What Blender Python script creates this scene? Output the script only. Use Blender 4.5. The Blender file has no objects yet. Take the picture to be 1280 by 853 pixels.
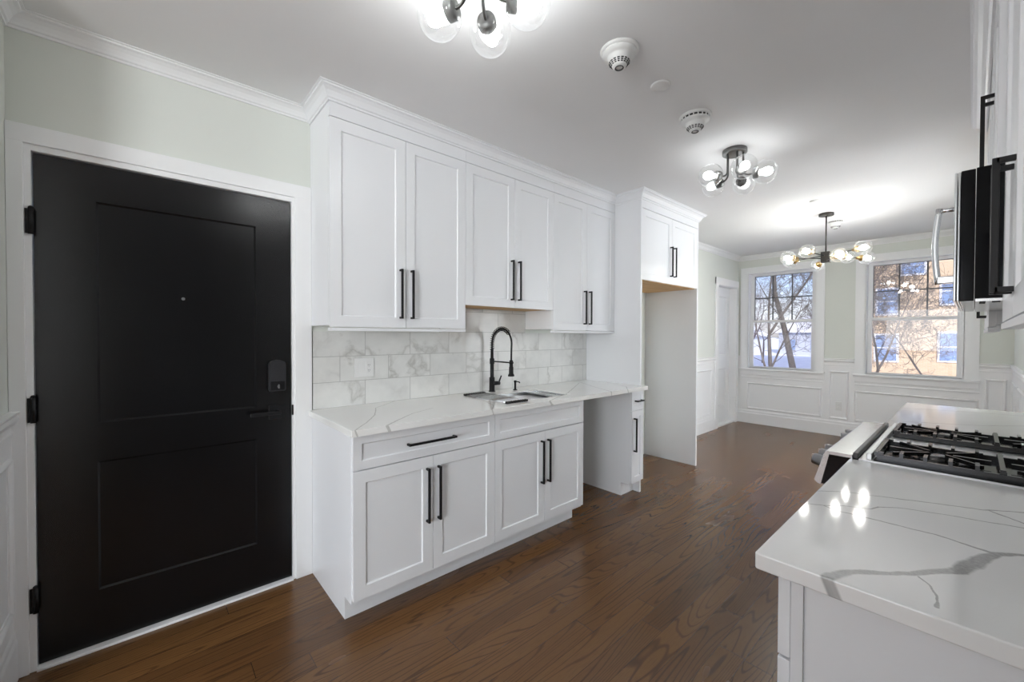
import bpy, bmesh, math, random
from mathutils import Vector, Matrix

# ------------------------------------------------------------------ camera, light, exposure
sc = bpy.context.scene
COL = sc.collection
CAM_H = 1.33407
F_PX, YAW, PITCH, ROLL = 512.6157, 0.844397, -0.0135825, 0.0027556
cam_d = bpy.data.cameras.new('camera')
cam = bpy.data.objects.new('camera', cam_d); COL.objects.link(cam)
cam_d.sensor_fit = 'HORIZONTAL'; cam_d.sensor_width = 36.0
cam_d.lens = 36.0 * F_PX / 1280.0
cam_d.clip_start = 0.02; cam_d.clip_end = 500
_f = Vector((-math.sin(YAW)*math.cos(PITCH), math.cos(YAW)*math.cos(PITCH), math.sin(PITCH)))
_r = Vector((math.cos(YAW), math.sin(YAW), 0)); _u = _r.cross(_f)
_r2 = _r*math.cos(ROLL) + _u*math.sin(ROLL); _u2 = _u*math.cos(ROLL) - _r*math.sin(ROLL)
_m = Matrix((_r2, _u2, -_f)).transposed().to_4x4(); _m.translation = (0, 0, CAM_H)
cam.matrix_world = _m
sc.camera = cam

sc.view_settings.view_transform = 'Standard'; sc.view_settings.look = 'None'
sc.view_settings.gamma = 1.0; sc.view_settings.use_curve_mapping = False
sc.view_settings.exposure = 1.13
try:
    sc.cycles.use_denoising = True
    sc.cycles.max_bounces = 12; sc.cycles.diffuse_bounces = 8; sc.cycles.glossy_bounces = 4
    sc.cycles.transparent_max_bounces = 24; sc.cycles.caustics_reflective = False
    sc.cycles.sample_clamp_indirect = 6
except Exception: pass

BULB_N = 27.0          # radiance of the bulbs of the lamp nearest the camera
BULB = 6.5            # radiance of the bulbs of the middle lamp
BULB_D = 34.0          # radiance of the dining pendant bulbs
FILL_BACK = 90.0       # added fill lamps in the unseen room behind the camera (W)
SKY = 0.092
world = bpy.data.worlds.new('sky'); sc.world = world; world.use_nodes = True
wn = world.node_tree; wn.nodes.clear()
wo = wn.nodes.new('ShaderNodeOutputWorld'); wb = wn.nodes.new('ShaderNodeBackground')
st = wn.nodes.new('ShaderNodeTexSky'); st.sky_type = 'NISHITA'; st.sun_disc = False
st.sun_elevation = math.radians(38); st.sun_rotation = math.radians(200); st.air_density = 1.0; st.dust_density = 1.0
tcw = wn.nodes.new('ShaderNodeTexCoord'); nzw = wn.nodes.new('ShaderNodeTexNoise'); nzw.inputs['Scale'].default_value = 3.2
nzw.inputs['Detail'].default_value = 6; mpw = wn.nodes.new('ShaderNodeMapping'); mpw.inputs['Scale'].default_value = (1, 1, 3.0)
rpw = wn.nodes.new('ShaderNodeValToRGB'); rpw.color_ramp.elements[0].position = .46; rpw.color_ramp.elements[1].position = .70
mxw = wn.nodes.new('ShaderNodeMixRGB'); mxw.inputs['Color2'].default_value = (6.0, 6.2, 6.6, 1)
L = wn.links.new
L(tcw.outputs['Generated'], mpw.inputs['Vector']); L(mpw.outputs[0], nzw.inputs['Vector']); L(nzw.outputs['Fac'], rpw.inputs[0])
L(rpw.outputs[0], mxw.inputs['Fac']); tnw = wn.nodes.new('ShaderNodeMixRGB'); tnw.blend_type = 'MULTIPLY'; tnw.inputs['Fac'].default_value = 1; tnw.inputs['Color2'].default_value = (1.05, 1.0, 1.22, 1)
L(st.outputs[0], tnw.inputs['Color1']); L(tnw.outputs[0], mxw.inputs['Color1']); L(mxw.outputs[0], wb.inputs[0])
wb.inputs[1].default_value = SKY
L(wb.outputs[0], wo.inputs[0])

sun_d = bpy.data.lights.new('sun', 'SUN'); sun_d.energy = 2.1; sun_d.angle = .01; sun_d.color = (1, .95, .88)
sun = bpy.data.objects.new('sun', sun_d); COL.objects.link(sun)
sun.rotation_euler = Vector((-.75, 1.0, -.75)).to_track_quat('-Z', 'Y').to_euler(); sun.location = (10, -12, 20)

def area(name, loc, direction, sx, sy, power, color=(1, 1, 1)):
    d = bpy.data.lights.new(name, 'AREA'); d.shape = 'RECTANGLE'; d.size = sx; d.size_y = sy; d.energy = power; d.color = color
    o = bpy.data.objects.new(name, d); COL.objects.link(o); o.location = loc
    o.rotation_euler = Vector(direction).to_track_quat('-Z', 'Z').to_euler(); return o
area('fill_rear_right', (1.5, -3.98, 1.55), (-.2, 1, .35), 1.7, 1.5, FILL_BACK, (.92, .97, 1))  # added fill lamp behind the camera, mainly for the cabinet fronts
area('fill_rear_left', (-1.05, -3.98, 1.55), (0, 1, .6), 1.7, 1.5, FILL_BACK*.16, (.92, .97, 1))  # weaker added fill for the surfaces facing the camera end

area('fill_side_room', (2.55, 4.45, 1.55), (-1, .9, .7), 1.2, 1.6, 70.0, (.92, .97, 1))  # added fill lamp out of view, brightens the dining end

# ------------------------------------------------------------------ materials
def mat(name, color=(.8, .8, .8), rough=.5, metal=0, spec=.5, coat=0, coat_r=.1):
    m = bpy.data.materials.new(name); m.use_nodes = True
    b = m.node_tree.nodes['Principled BSDF']
    b.inputs['Base Color'].default_value = (*color, 1); b.inputs['Roughness'].default_value = rough
    b.inputs['Metallic'].default_value = metal; b.inputs['Specular IOR Level'].default_value = spec
    b.inputs['Coat Weight'].default_value = coat; b.inputs['Coat Roughness'].default_value = coat_r
    return m
class NG:
    """small node helper"""
    def __init__(s, m): s.t = m.node_tree; s.b = s.t.nodes.get('Principled BSDF')
    def n(s, typ, **kw):
        x = s.t.nodes.new(typ)
        for k, v in kw.items(): setattr(x, k, v)
        return x
    def l(s, a, b): s.t.links.new(a, b)
    def val(s, sock, v):
        if hasattr(v, 'is_output') or isinstance(v, bpy.types.NodeSocket): s.l(v, sock)
        else: sock.default_value = v
    def math(s, op, a, b=None, c=None, clamp=False):
        x = s.n('ShaderNodeMath', operation=op, use_clamp=clamp); s.val(x.inputs[0], a)
        if b is not None: s.val(x.inputs[1], b)
        if c is not None: s.val(x.inputs[2], c)
        return x.outputs[0]
    def coord(s): return s.n('ShaderNodeTexCoord').outputs['Object']
    def sep(s, v):
        x = s.n('ShaderNodeSeparateXYZ'); s.l(v, x.inputs[0]); return x.outputs
    def comb(s, a, b, c=0.0):
        x = s.n('ShaderNodeCombineXYZ'); s.val(x.inputs[0], a); s.val(x.inputs[1], b); s.val(x.inputs[2], c); return x.outputs[0]
    def noise(s, v, scale, detail=2, rough=.5, dist=0):
        x = s.n('ShaderNodeTexNoise'); s.val(x.inputs['Vector'], v); x.inputs['Scale'].default_value = scale
        x.inputs['Detail'].default_value = detail; x.inputs['Roughness'].default_value = rough; x.inputs['Distortion'].default_value = dist
        return x.outputs
    def ramp(s, f, pts):
        x = s.n('ShaderNodeValToRGB'); s.l(f, x.inputs[0]); cr = x.color_ramp
        while len(cr.elements) < len(pts): cr.elements.new(.5)
        for e, (p, c) in zip(cr.elements, pts): e.position = p; e.color = (*c, 1) if len(c) == 3 else c
        return x.outputs[0]
    def mix(s, f, a, b, mode='MIX'):
        x = s.n('ShaderNodeMixRGB', blend_type=mode); s.val(x.inputs[0], f)
        for k, v in ((1, a), (2, b)):
            if isinstance(v, tuple): x.inputs[k].default_value = (*v, 1)
            else: s.l(v, x.inputs[k])
        return x.outputs[0]
    def bump(s, h, strength=.2, dist=.002):
        x = s.n('ShaderNodeBump'); s.l(h, x.inputs['Height']); x.inputs['Strength'].default_value = strength; x.inputs['Distance'].default_value = dist
        s.l(x.outputs[0], s.b.inputs['Normal'])

def paint(name, color, rough, var=.015, bump=.03, scale=60):
    m = mat(name, color, rough); g = NG(m); c = g.coord()
    n = g.noise(c, 1.7, 3)['Fac']
    lo = tuple(max(0, x-var) for x in color); hi = tuple(min(1, x+var) for x in color)
    g.l(g.ramp(n, [(.3, lo), (.7, hi)]), g.b.inputs['Base Color'])
    g.bump(g.noise(c, scale, 2)['Fac'], bump, .001)
    return m

M = {}
M['white'] = paint('white_lacquer', (.80, .81, .83), .32, .006, .01, 20)
M['trim'] = paint('white_trim_paint', (.84, .845, .85), .38, .006, .02, 40)
M['wall'] = paint('sage_wall_paint', (.70, .722, .675), .75, .01, .08, 180)
M['ceil'] = paint('ceiling_paint', (.81, .81, .815), .85, .01, .06, 150)
M['black_door'] = paint('black_door_paint', (.005, .005, .0056), .24, .0005, .02, 90)
M['black_door'].node_tree.nodes['Principled BSDF'].inputs['Specular IOR Level'].default_value = .38
M['black'] = mat('matte_black_metal', (.007, .007, .008), .38, 0, .3)
M['bronze'] = mat('dark_bronze_metal', (.075, .07, .065), .35, .85)
M['graphite'] = mat('graphite_metal', (.17, .17, .165), .42, .8)
M['brass'] = mat('brass', (.72, .50, .22), .3, 1)
M['gloss_black'] = mat('gloss_black', (.004, .004, .005), .10, 0, .22)
M['dark_grey'] = mat('dark_grey_plastic', (.05, .05, .052), .4)
M['lock_grey'] = mat('dark_lock_plastic', (.022, .022, .025), .3)
M['chrome'] = mat('polished_steel', (.72, .73, .74), .12, 1)
M['plastic'] = mat('white_plastic', (.76, .76, .75), .4)
M['slot'] = mat('dark_slot', (.03, .03, .03), .7)
M['rubber'] = mat('black_rubber', (.015, .015, .015), .6)
M['gap'] = mat('dark_grey_ring', (.10, .10, .10), .8)
def steel(name, stretch, col=(.60, .61, .62), rough=.24):
    m = mat(name, col, rough, 1); g = NG(m)
    mp = g.n('ShaderNodeMapping'); mp.inputs['Scale'].default_value = stretch; g.l(g.coord(), mp.inputs['Vector'])
    n = g.noise(mp.outputs[0], 1.0, 3)['Fac']
    r = g.math('MULTIPLY_ADD', n, .06, rough-.03); g.l(r, g.b.inputs['Roughness'])
    return m
M['steel'] = steel('brushed_stainless', (400, 6, 400))
M['knob'] = steel('knob_steel', (60, 60, 60), (.30, .30, .31), .3)
M['steel_top'] = steel('brushed_stainless_cooktop', (6, 400, 400), (.74, .75, .76), .42)
M['iron'] = mat('cast_iron', (.010, .010, .011), .22, 0, .9)
M['raw_wood'] = mat('raw_plywood', (.62, .38, .16), .55)
g = NG(M['raw_wood']); mp = g.n('ShaderNodeMapping'); mp.inputs['Scale'].default_value = (30, 2, 30); g.l(g.coord(), mp.inputs['Vector'])
g.l(g.ramp(g.noise(mp.outputs[0], 1, 4)['Fac'], [(.3, (.50, .28, .10)), (.7, (.68, .43, .20))]), g.b.inputs['Base Color'])

# hardwood floor
def floor_mat():
    m = mat('stained_oak_planks', (.1, .05, .02), .3); g = NG(m); x, y, z = g.sep(g.coord())
    W = .102; LN = 1.5
    row = g.math('FLOOR', g.math('DIVIDE', x, W))
    wn1 = g.n('ShaderNodeTexWhiteNoise', noise_dimensions='1D'); g.l(row, wn1.inputs['W'])
    yy = g.math('ADD', g.math('DIVIDE', y, LN), g.math('MULTIPLY', wn1.outputs['Value'], 7.3))
    idx = g.math('FLOOR', yy)
    wn2 = g.n('ShaderNodeTexWhiteNoise', noise_dimensions='2D'); g.l(g.comb(row, idx), wn2.inputs['Vector'])
    seed = wn2.outputs['Value']; sc_ = g.sep(wn2.outputs['Color'])
    sx = g.math('MULTIPLY', seed, 37.0)
    # cathedral grain: contour lines of a stretched noise field
    v = g.comb(g.math('ADD', g.math('MULTIPLY', x, 7.0), sx), g.math('ADD', g.math('MULTIPLY', y, .55), g.math('MULTIPLY', sc_[1], 23.0)), 0.0)
    n1 = g.noise(v, 1.0, 1.0, .4, .0)['Fac']
    rings = g.math('SINE', g.math('MULTIPLY', n1, 150.0))
    line = g.ramp(rings, [(.0, (0, 0, 0)), (.66, (0, 0, 0)), (1.0, (1, 1, 1))])
    v2 = g.comb(g.math('ADD', g.math('MULTIPLY', x, 260), sx), g.math('MULTIPLY', y, 14.0), 0.0)
    n2 = g.noise(v2, 1.0, 3, .6)['Fac']
    pores = g.ramp(n2, [(.46, (0, 0, 0)), (.66, (1, 1, 1))])
    v3 = g.comb(g.math('MULTIPLY', x, 3.0), g.math('MULTIPLY', y, .9), 0.0)
    n3 = g.noise(v3, 1.2, 3, .5)['Fac']
    base = g.ramp(seed, [(0, (.090, .041, .0150)), (.35, (.125, .059, .021)), (.7, (.165, .079, .027)), (1, (.108, .048, .017))])
    base = g.mix(g.math('MULTIPLY', n3, .35), base, (.20, .098, .034))
    amt = g.math('MULTIPLY', line, g.math('MULTIPLY_ADD', n3, .8, .15), clamp=True)
    c = g.mix(amt, base, (.034, .015, .008))
    c = g.mix(g.math('MULTIPLY', pores, .22), c, (.05, .024, .012))
    fx = g.math('FRACT', g.math('DIVIDE', x, W)); fy = g.math('FRACT', yy)
    ex = g.math('LESS_THAN', fx, .018); ey = g.math('LESS_THAN', fy, .0016)
    gap = g.math('MAXIMUM', ex, ey)
    c = g.mix(g.math('MULTIPLY', gap, .8), c, (.018, .009, .005))
    g.l(c, g.b.inputs['Base Color'])
    g.l(g.math('MULTIPLY_ADD', n3, .05, .24), g.b.inputs['Roughness'])
    g.b.inputs['Specular IOR Level'].default_value = .5
    hgt = g.math('SUBTRACT', 1.0, gap)
    g.bump(hgt, .03, .001)
    return m
M['floor'] = floor_mat()

# marble subway tile, in the Y-Z plane (rows start at z=.914)
def tile_mat(name, y_off):
    m = mat(name, (.7, .7, .68), .22); g = NG(m); x, y, z = g.sep(g.coord())
    TW, TH = .298, .1475
    row = g.math('FLOOR', g.math('DIVIDE', g.math('SUBTRACT', z, .9145), TH))
    half = g.math('MULTIPLY', g.math('FLOORED_MODULO', row, 2.0), .5)
    u = g.math('ADD', g.math('DIVIDE', g.math('SUBTRACT', y, y_off), TW), half)
    w = g.math('DIVIDE', g.math('SUBTRACT', z, .9145), TH)
    idx = g.math('FLOOR', u)
    wn_ = g.n('ShaderNodeTexWhiteNoise', noise_dimensions='2D'); g.l(g.comb(idx, row), wn_.inputs['Vector'])
    s0 = g.math('MULTIPLY', wn_.outputs['Value'], 41.0)
    p = g.comb(g.math('ADD', y, s0), g.math('ADD', z, g.math('MULTIPLY', s0, .37)), s0)
    n1 = g.noise(p, 3.4, 6, .55, .35)['Fac']
    rid = g.math('ABSOLUTE', g.math('SUBTRACT', n1, .5))
    vein = g.ramp(rid, [(0, (1, 1, 1)), (.012, (.6, .6, .6)), (.05, (0, 0, 0))])
    msk = g.ramp(g.noise(p, 2.3, 2)['Fac'], [(.45, (0, 0, 0)), (.66, (1, 1, 1))])
    cl = g.noise(p, 7, 4, .6)['Fac']
    base = g.ramp(cl, [(.3, (.66, .66, .64)), (.62, (.76, .76, .735))])
    base = g.mix(g.math('MULTIPLY', wn_.outputs['Value'], .30), base, (.66, .665, .66))
    c = g.mix(g.math('MULTIPLY', g.math('MULTIPLY', vein, msk), .6), base, (.33, .32, .29))
    fu = g.math('FRACT', u); fw = g.math('FRACT', w)
    e1 = g.math('MINIMUM', fu, g.math('SUBTRACT', 1.0, fu)); e2 = g.math('MINIMUM', fw, g.math('SUBTRACT', 1.0, fw))
    gr = g.math('MAXIMUM', g.math('LESS_THAN', e1, .0055), g.math('LESS_THAN', e2, .011))
    c = g.mix(gr, c, (.40, .40, .385))
    g.l(c, g.b.inputs['Base Color']); g.l(g.math('MULTIPLY_ADD', gr, .5, .2), g.b.inputs['Roughness'])
    g.bump(g.math('SUBTRACT', 1.0, gr), .35, .0015)
    return m
M['tile'] = tile_mat('marble_subway_tile', .686)
M['tile_r'] = tile_mat('marble_subway_tile_right', .905)

# engineered quartz with veins given as polylines (x, y, half-width)
def quartz(name, lines, color=(.84, .84, .835), vein=(.36, .36, .355), strength=.85):
    m = mat(name, color, .07); g = NG(m); co = g.coord(); x, y, z = g.sep(co)
    # the vein runs down through the slab with a slight slant
    p2 = g.comb(g.math('ADD', x, g.math('MULTIPLY', g.math('SUBTRACT', z, .9145), .4)), y, 0.0)
    nz = g.n('ShaderNodeTexNoise'); g.l(p2, nz.inputs['Vector']); nz.inputs['Scale'].default_value = 22; nz.inputs['Detail'].default_value = 4
    off = g.n('ShaderNodeVectorMath', operation='MULTIPLY_ADD'); g.l(nz.outputs['Color'], off.inputs[0])
    off.inputs[1].default_value = (.014, .014, 0); g.l(p2, off.inputs[2])
    sb = g.n('ShaderNodeVectorMath', operation='SUBTRACT'); g.l(off.outputs[0], sb.inputs[0]); sb.inputs[1].default_value = (.007, .007, 0)
    P = sb.outputs[0]
    total = None
    for ln in lines:
        for (ax, ay, aw), (bx_, by_, bw) in zip(ln[:-1], ln[1:]):
            a = Vector((ax, ay, 0)); ab = Vector((bx_-ax, by_-ay, 0)); ll = max(ab.dot(ab), 1e-9)
            pa = g.n('ShaderNodeVectorMath', operation='SUBTRACT'); g.l(P, pa.inputs[0]); pa.inputs[1].default_value = a
            dt = g.n('ShaderNodeVectorMath', operation='DOT_PRODUCT'); g.l(pa.outputs[0], dt.inputs[0]); dt.inputs[1].default_value = ab/ll
            t = g.math('MULTIPLY', dt.outputs['Value'], 1.0, clamp=True)
            sc2 = g.n('ShaderNodeVectorMath', operation='SCALE'); sc2.inputs[0].default_value = ab; g.l(t, sc2.inputs['Scale'])
            df = g.n('ShaderNodeVectorMath', operation='DISTANCE'); g.l(pa.outputs[0], df.inputs[0]); g.l(sc2.outputs[0], df.inputs[1])
            wd = g.math('MULTIPLY_ADD', t, bw-aw, aw)
            f = g.math('SUBTRACT', 1.0, g.math('DIVIDE', df.outputs['Value'], wd))
            total = f if total is None else g.math('MAXIMUM', total, f)
    msk = g.math('MULTIPLY', total, 2.6, clamp=True)
    fine = g.noise(p2, 160, 2)['Fac']
    msk = g.math('MULTIPLY', msk, g.math('MULTIPLY_ADD', fine, .6, strength-.3), clamp=True)
    cloud = g.ramp(g.noise(p2, 2.6, 4)['Fac'], [(.4, color), (.75, tuple(c*.955 for c in color))])
    g.l(g.mix(msk, cloud, vein), g.b.inputs['Base Color'])
    return m
V1, V2 = .0022, .0032
near_lines = [
 [(-.128,.826,.006),(-.148,.856,.008),(-.166,.870,.010),(-.159,.894,.012),(-.143,.928,.011),(-.127,.950,.009),(-.098,.973,.007),(-.069,1.004,.008),(-.040,1.049,.010),(-.013,1.084,.014),(.002,1.127,.018),(.013,1.167,.015),(.032,1.221,.010),(.069,1.254,.005),(.30,1.33,.004)],
 [(-.278,1.227,V1),(-.243,1.251,V1),(-.214,1.235,V1),(-.151,1.240,V2),(-.049,1.246,V2),(.032,1.221,.005)],
 [(-.243,1.251,V1),(-.207,1.284,V1),(-.163,1.310,V1),(-.151,1.341,V2),(-.115,1.370,V1),(-.044,1.399,V1),(.078,1.432,V2),(.33,1.49,V2)],
 [(-.282,1.348,V1),(-.227,1.404,V1),(-.168,1.428,V1),(-.109,1.455,V2),(.018,1.511,V2),(.085,1.563,V2),(.33,1.68,V2)],
 [(.030,1.515,V2),(.080,1.470,V2),(.32,1.30,V2)],
 [(-.059,1.003,V1),(-.046,.983,V1),(-.035,.956,V1),(-.032,.933,V1),(-.034,.912,.003)],
]
left_lines = [
 [(-1.79,.668,0.0037),(-1.919,.775,0.0037),(-2.087,.891,0.0043),(-2.28,.98,0.0031),(-2.441,1.173,0.0031)],
 [(-1.71,.72,0.0062),(-1.859,.892,0.0062),(-1.992,1.059,0.0037),(-2.066,1.229,0.0031)],
 [(-1.80,1.45,0.0037),(-1.91,1.55,0.0031),(-2.1,1.62,0.0025)],
 [(-1.751,1.814,0.0056),(-1.971,2.302,0.0043),(-2.307,2.842,0.0037)],
 [(-1.78,2.587,0.0056),(-2.036,2.718,0.0037),(-2.376,2.927,0.0037)],
 [(-1.79,2.80,0.0037),(-1.9,2.95,0.0037),(-2.2,3.1,0.0025)],
]
M['quartz_near'] = quartz('veined_quartz_near', near_lines)
M['quartz_left'] = quartz('veined_quartz_left', left_lines, (.87, .87, .85), (.50, .495, .47), .8)
M['quartz_far'] = quartz('veined_quartz_far', [[(-.3,3.3,V2),(0,3.42,V2),(.35,3.5,V1)],[(-.28,2.75,V2),(.05,2.95,V2),(.35,3.3,V1)]])

def glassy(name, tint=(1, 1, 1), gain=.9, base=.04, power=5.0, rough=.0):
    """clear thin glass: see-through, mirror-like only at glancing angles"""
    m = bpy.data.materials.new(name); m.use_nodes = True; t = m.node_tree; t.nodes.clear()
    o = t.nodes.new('ShaderNodeOutputMaterial'); mx = t.nodes.new('ShaderNodeMixShader'); tr = t.nodes.new('ShaderNodeBsdfTransparent')
    gl = t.nodes.new('ShaderNodeBsdfGlossy'); lw = t.nodes.new('ShaderNodeLayerWeight'); pw = t.nodes.new('ShaderNodeMath'); pw.operation = 'POWER'; pw.inputs[1].default_value = power
    ma = t.nodes.new('ShaderNodeMath'); ma.operation = 'MULTIPLY_ADD'; ma.use_clamp = True; ma.inputs[1].default_value = gain; ma.inputs[2].default_value = base
    tr.inputs[0].default_value = (*tint, 1); gl.inputs['Roughness'].default_value = rough; gl.inputs['Color'].default_value = (.95, .95, .95, 1)
    t.links.new(lw.outputs['Facing'], pw.inputs[0]); t.links.new(pw.outputs[0], ma.inputs[0]); t.links.new(ma.outputs[0], mx.inputs[0])
    t.links.new(tr.outputs[0], mx.inputs[1]); t.links.new(gl.outputs[0], mx.inputs[2]); t.links.new(mx.outputs[0], o.inputs[0])
    return m
M['pane'] = glassy('window_glass', (.97, .98, 1), .9, .035)
M['globe'] = glassy('clear_globe_glass', (.97, .975, .975), .70, .05, 2.6, .02)
t_ = M['globe'].node_tree; out_ = [n for n in t_.nodes if n.type == 'OUTPUT_MATERIAL'][0]; src_ = out_.inputs[0].links[0].from_socket
hz = t_.nodes.new('ShaderNodeMixShader'); hz.inputs[0].default_value = .012; df_ = t_.nodes.new('ShaderNodeBsdfTranslucent'); df_.inputs[0].default_value = (1, 1, 1, 1)
t_.links.new(src_, hz.inputs[1]); t_.links.new(df_.outputs[0], hz.inputs[2]); t_.links.new(hz.outputs[0], out_.inputs[0])   # faint haze of the glass
def emit(name, col, s):
    m = bpy.data.materials.new(name); m.use_nodes = True; b = m.node_tree.nodes['Principled BSDF']
    b.inputs['Base Color'].default_value = (.9, .9, .9, 1); b.inputs['Emission Color'].default_value = (*col, 1); b.inputs['Emission Strength'].default_value = s
    return m
M['bulb'] = emit('lit_bulb', (.985, 1, 1), BULB)
M['bulb_n'] = emit('lit_bulb_bright', (.985, 1, 1), BULB_N)
M['bulb_d'] = emit('lit_bulb_warm', (1, .985, .93), BULB_D)
M['snow'] = paint('snow', (.86, .88, .93), .8, .04, .5, 1.2)
M['bark'] = paint('grey_bark', (.13, .112, .10), .9, .05, .6, 30)
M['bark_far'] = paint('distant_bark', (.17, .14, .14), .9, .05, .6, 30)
M['tan'] = mat('tan_brick', (.52, .34, .17), .85)
g = NG(M['tan']); x, y, z = g.sep(g.coord())
bt = g.n('ShaderNodeTexBrick'); g.l(g.comb(g.math('ADD', x, y), z), bt.inputs['Vector'])
bt.inputs['Color1'].default_value = (.60, .45, .29, 1); bt.inputs['Color2'].default_value = (.52, .38, .24, 1); bt.inputs['Mortar'].default_value = (.54, .44, .33, 1)
bt.inputs['Scale'].default_value = 1.0; bt.inputs['Brick Width'].default_value = .22; bt.inputs['Row Height'].default_value = .075; bt.inputs['Mortar Size'].default_value = .01
g.l(bt.outputs[0], g.b.inputs['Base Color'])
M['blue_glass'] = mat('blue_window_glass', (.20, .30, .50), .1, 0, .8)
M['ext_white'] = mat('exterior_white_paint', (.78, .8, .84), .6)
M['roof'] = mat('snowy_roof', (.8, .82, .88), .8)
M['siding'] = mat('grey_blue_siding', (.42, .45, .52), .8)
M['car'] = mat('dark_blue_car_paint', (.03, .045, .08), .2, 0, .5, 1)

# ------------------------------------------------------------------ mesh helpers
class MB:
    def __init__(s): s.bm = bmesh.new()
    def box(s, x0, x1, y0, y1, z0, z1, bev=0.0):
        x0, x1 = min(x0, x1), max(x0, x1); y0, y1 = min(y0, y1), max(y0, y1); z0, z1 = min(z0, z1), max(z0, z1)
        r = bmesh.ops.create_cube(s.bm, size=1); vs = r['verts']
        for v in vs: v.co = Vector(((x0+x1)/2+v.co.x*(x1-x0), (y0+y1)/2+v.co.y*(y1-y0), (z0+z1)/2+v.co.z*(z1-z0)))
        if bev > 0:
            es = list({e for v in vs for e in v.link_edges})
            bmesh.ops.bevel(s.bm, geom=es, offset=min(bev, .45*min(x1-x0, y1-y0, z1-z0)), segments=2, affect='EDGES', profile=.5)
        return s
    def prism(s, pts, axis, a, b, smooth=False):
        """pts: 2-D outline; axis 'x','y','z' extrusion between a and b"""
        def mk(p, t):
            if axis == 'x': return (t, p[0], p[1])
            if axis == 'y': return (p[0], t, p[1])
            return (p[0], p[1], t)
        A = [s.bm.verts.new(mk(p, a)) for p in pts]; B = [s.bm.verts.new(mk(p, b)) for p in pts]
        n = len(pts); fs = [s.bm.faces.new(A[::-1]), s.bm.faces.new(B)]
        for i in range(n):
            f = s.bm.faces.new((A[i], A[(i+1) % n], B[(i+1) % n], B[i])); f.smooth = smooth; fs.append(f)
        bmesh.ops.recalc_face_normals(s.bm, faces=fs); return s
    def tube(s, pts, r, seg=12, cap=True, smooth=True, square=False):
        pts = [Vector(p) for p in pts]; n = len(pts); rs = r if isinstance(r, (list, tuple)) else [r]*n
        rings = []; prev = None
        for i, p in enumerate(pts):
            if i == 0: d = pts[1]-p
            elif i == n-1: d = p-pts[i-1]
            else: d = (pts[i+1]-p).normalized() + (p-pts[i-1]).normalized()
            if d.length < 1e-9: d = Vector((0, 0, 1))
            d.normalize()
            if prev is None:
                a = Vector((0, 0, 1)) if abs(d.z) < .9 else Vector((1, 0, 0)); e1 = d.cross(a).normalized()
            else:
                e1 = (prev - d*prev.dot(d)).normalized()
            prev = e1; e2 = d.cross(e1); k = 4 if square else seg; ph = math.pi/4 if square else 0
            f = math.sqrt(2) if square else 1
            rings.append([s.bm.verts.new(p + (e1*math.cos(ph+2*math.pi*j/k)+e2*math.sin(ph+2*math.pi*j/k))*rs[i]*f) for j in range(k)])
        k = len(rings[0]); fs = []
        for A, B in zip(rings[:-1], rings[1:]):
            for j in range(k):
                fc = s.bm.faces.new((A[j], A[(j+1) % k], B[(j+1) % k], B[j])); fc.smooth = smooth and not square; fs.append(fc)
        if cap: fs += [s.bm.faces.new(rings[0][::-1]), s.bm.faces.new(rings[-1])]
        bmesh.ops.recalc_face_normals(s.bm, faces=fs); return s
    def lathe(s, prof, c, axis=(0, 0, 1), seg=24, smooth=True):
        """prof: (radius, distance along axis)"""
        ax = Vector(axis).normalized(); a = Vector((0, 0, 1)) if abs(ax.z) < .9 else Vector((1, 0, 0)); e1 = ax.cross(a).normalized(); e2 = ax.cross(e1); c = Vector(c)
        rings = []
        for r, h in prof:
            if r < 1e-6: rings.append([s.bm.verts.new(c+ax*h)])
            else: rings.append([s.bm.verts.new(c+ax*h+(e1*math.cos(2*math.pi*j/seg)+e2*math.sin(2*math.pi*j/seg))*r) for j in range(seg)])
        fs = []
        for A, B in zip(rings[:-1], rings[1:]):
            for j in range(seg):
                q = [A[j % len(A)], A[(j+1) % len(A)], B[(j+1) % len(B)], B[j % len(B)]]; u = []
                for v in q:
                    if v not in u: u.append(v)
                if len(u) > 2: f = s.bm.faces.new(u); f.smooth = smooth; fs.append(f)
        for R_ in (rings[0], rings[-1]):
            if len(R_) > 2: fs.append(s.bm.faces.new(R_))
        bmesh.ops.recalc_face_normals(s.bm, faces=fs); return s
    def sphere(s, c, r, seg=24, rings=14, sc=(1, 1, 1), rot=None):
        res = bmesh.ops.create_uvsphere(s.bm, u_segments=seg, v_segments=rings, radius=r)
        for v in res['verts']:
            p = Vector((v.co.x*sc[0], v.co.y*sc[1], v.co.z*sc[2]))
            if rot: p = rot @ p
            v.co = p + Vector(c)
        for v in res['verts']:
            for f in v.link_faces: f.smooth = True
        return s
    def sweep(s, path, prof, closed=False):
        """prof (d, z): d is offset to the LEFT of the path direction; path in XY; mitred"""
        P = [Vector((p[0], p[1])) for p in path]; n = len(P); rings = []
        for i in range(n):
            if closed or 0 < i < n-1:
                d1 = (P[i]-P[i-1]).normalized(); d2 = (P[(i+1) % n]-P[i]).normalized()
            elif i == 0: d1 = d2 = (P[1]-P[0]).normalized()
            else: d1 = d2 = (P[i]-P[i-1]).normalized()
            n1 = Vector((-d1.y, d1.x)); n2 = Vector((-d2.y, d2.x)); m = (n1+n2); m = m/max(.2, m.dot(n1))
            rings.append([s.bm.verts.new((P[i].x+m.x*d, P[i].y+m.y*d, z)) for d, z in prof])
        k = len(prof); fs = []; rg = range(n) if closed else range(n-1)
        for i in rg:
            A = rings[i]; B = rings[(i+1) % n]
            for j in range(k): fs.append(s.bm.faces.new((A[j], A[(j+1) % k], B[(j+1) % k], B[j])))
        if not closed: fs += [s.bm.faces.new(rings[0]), s.bm.faces.new(rings[-1][::-1])]
        bmesh.ops.recalc_face_normals(s.bm, faces=fs); return s
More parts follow.
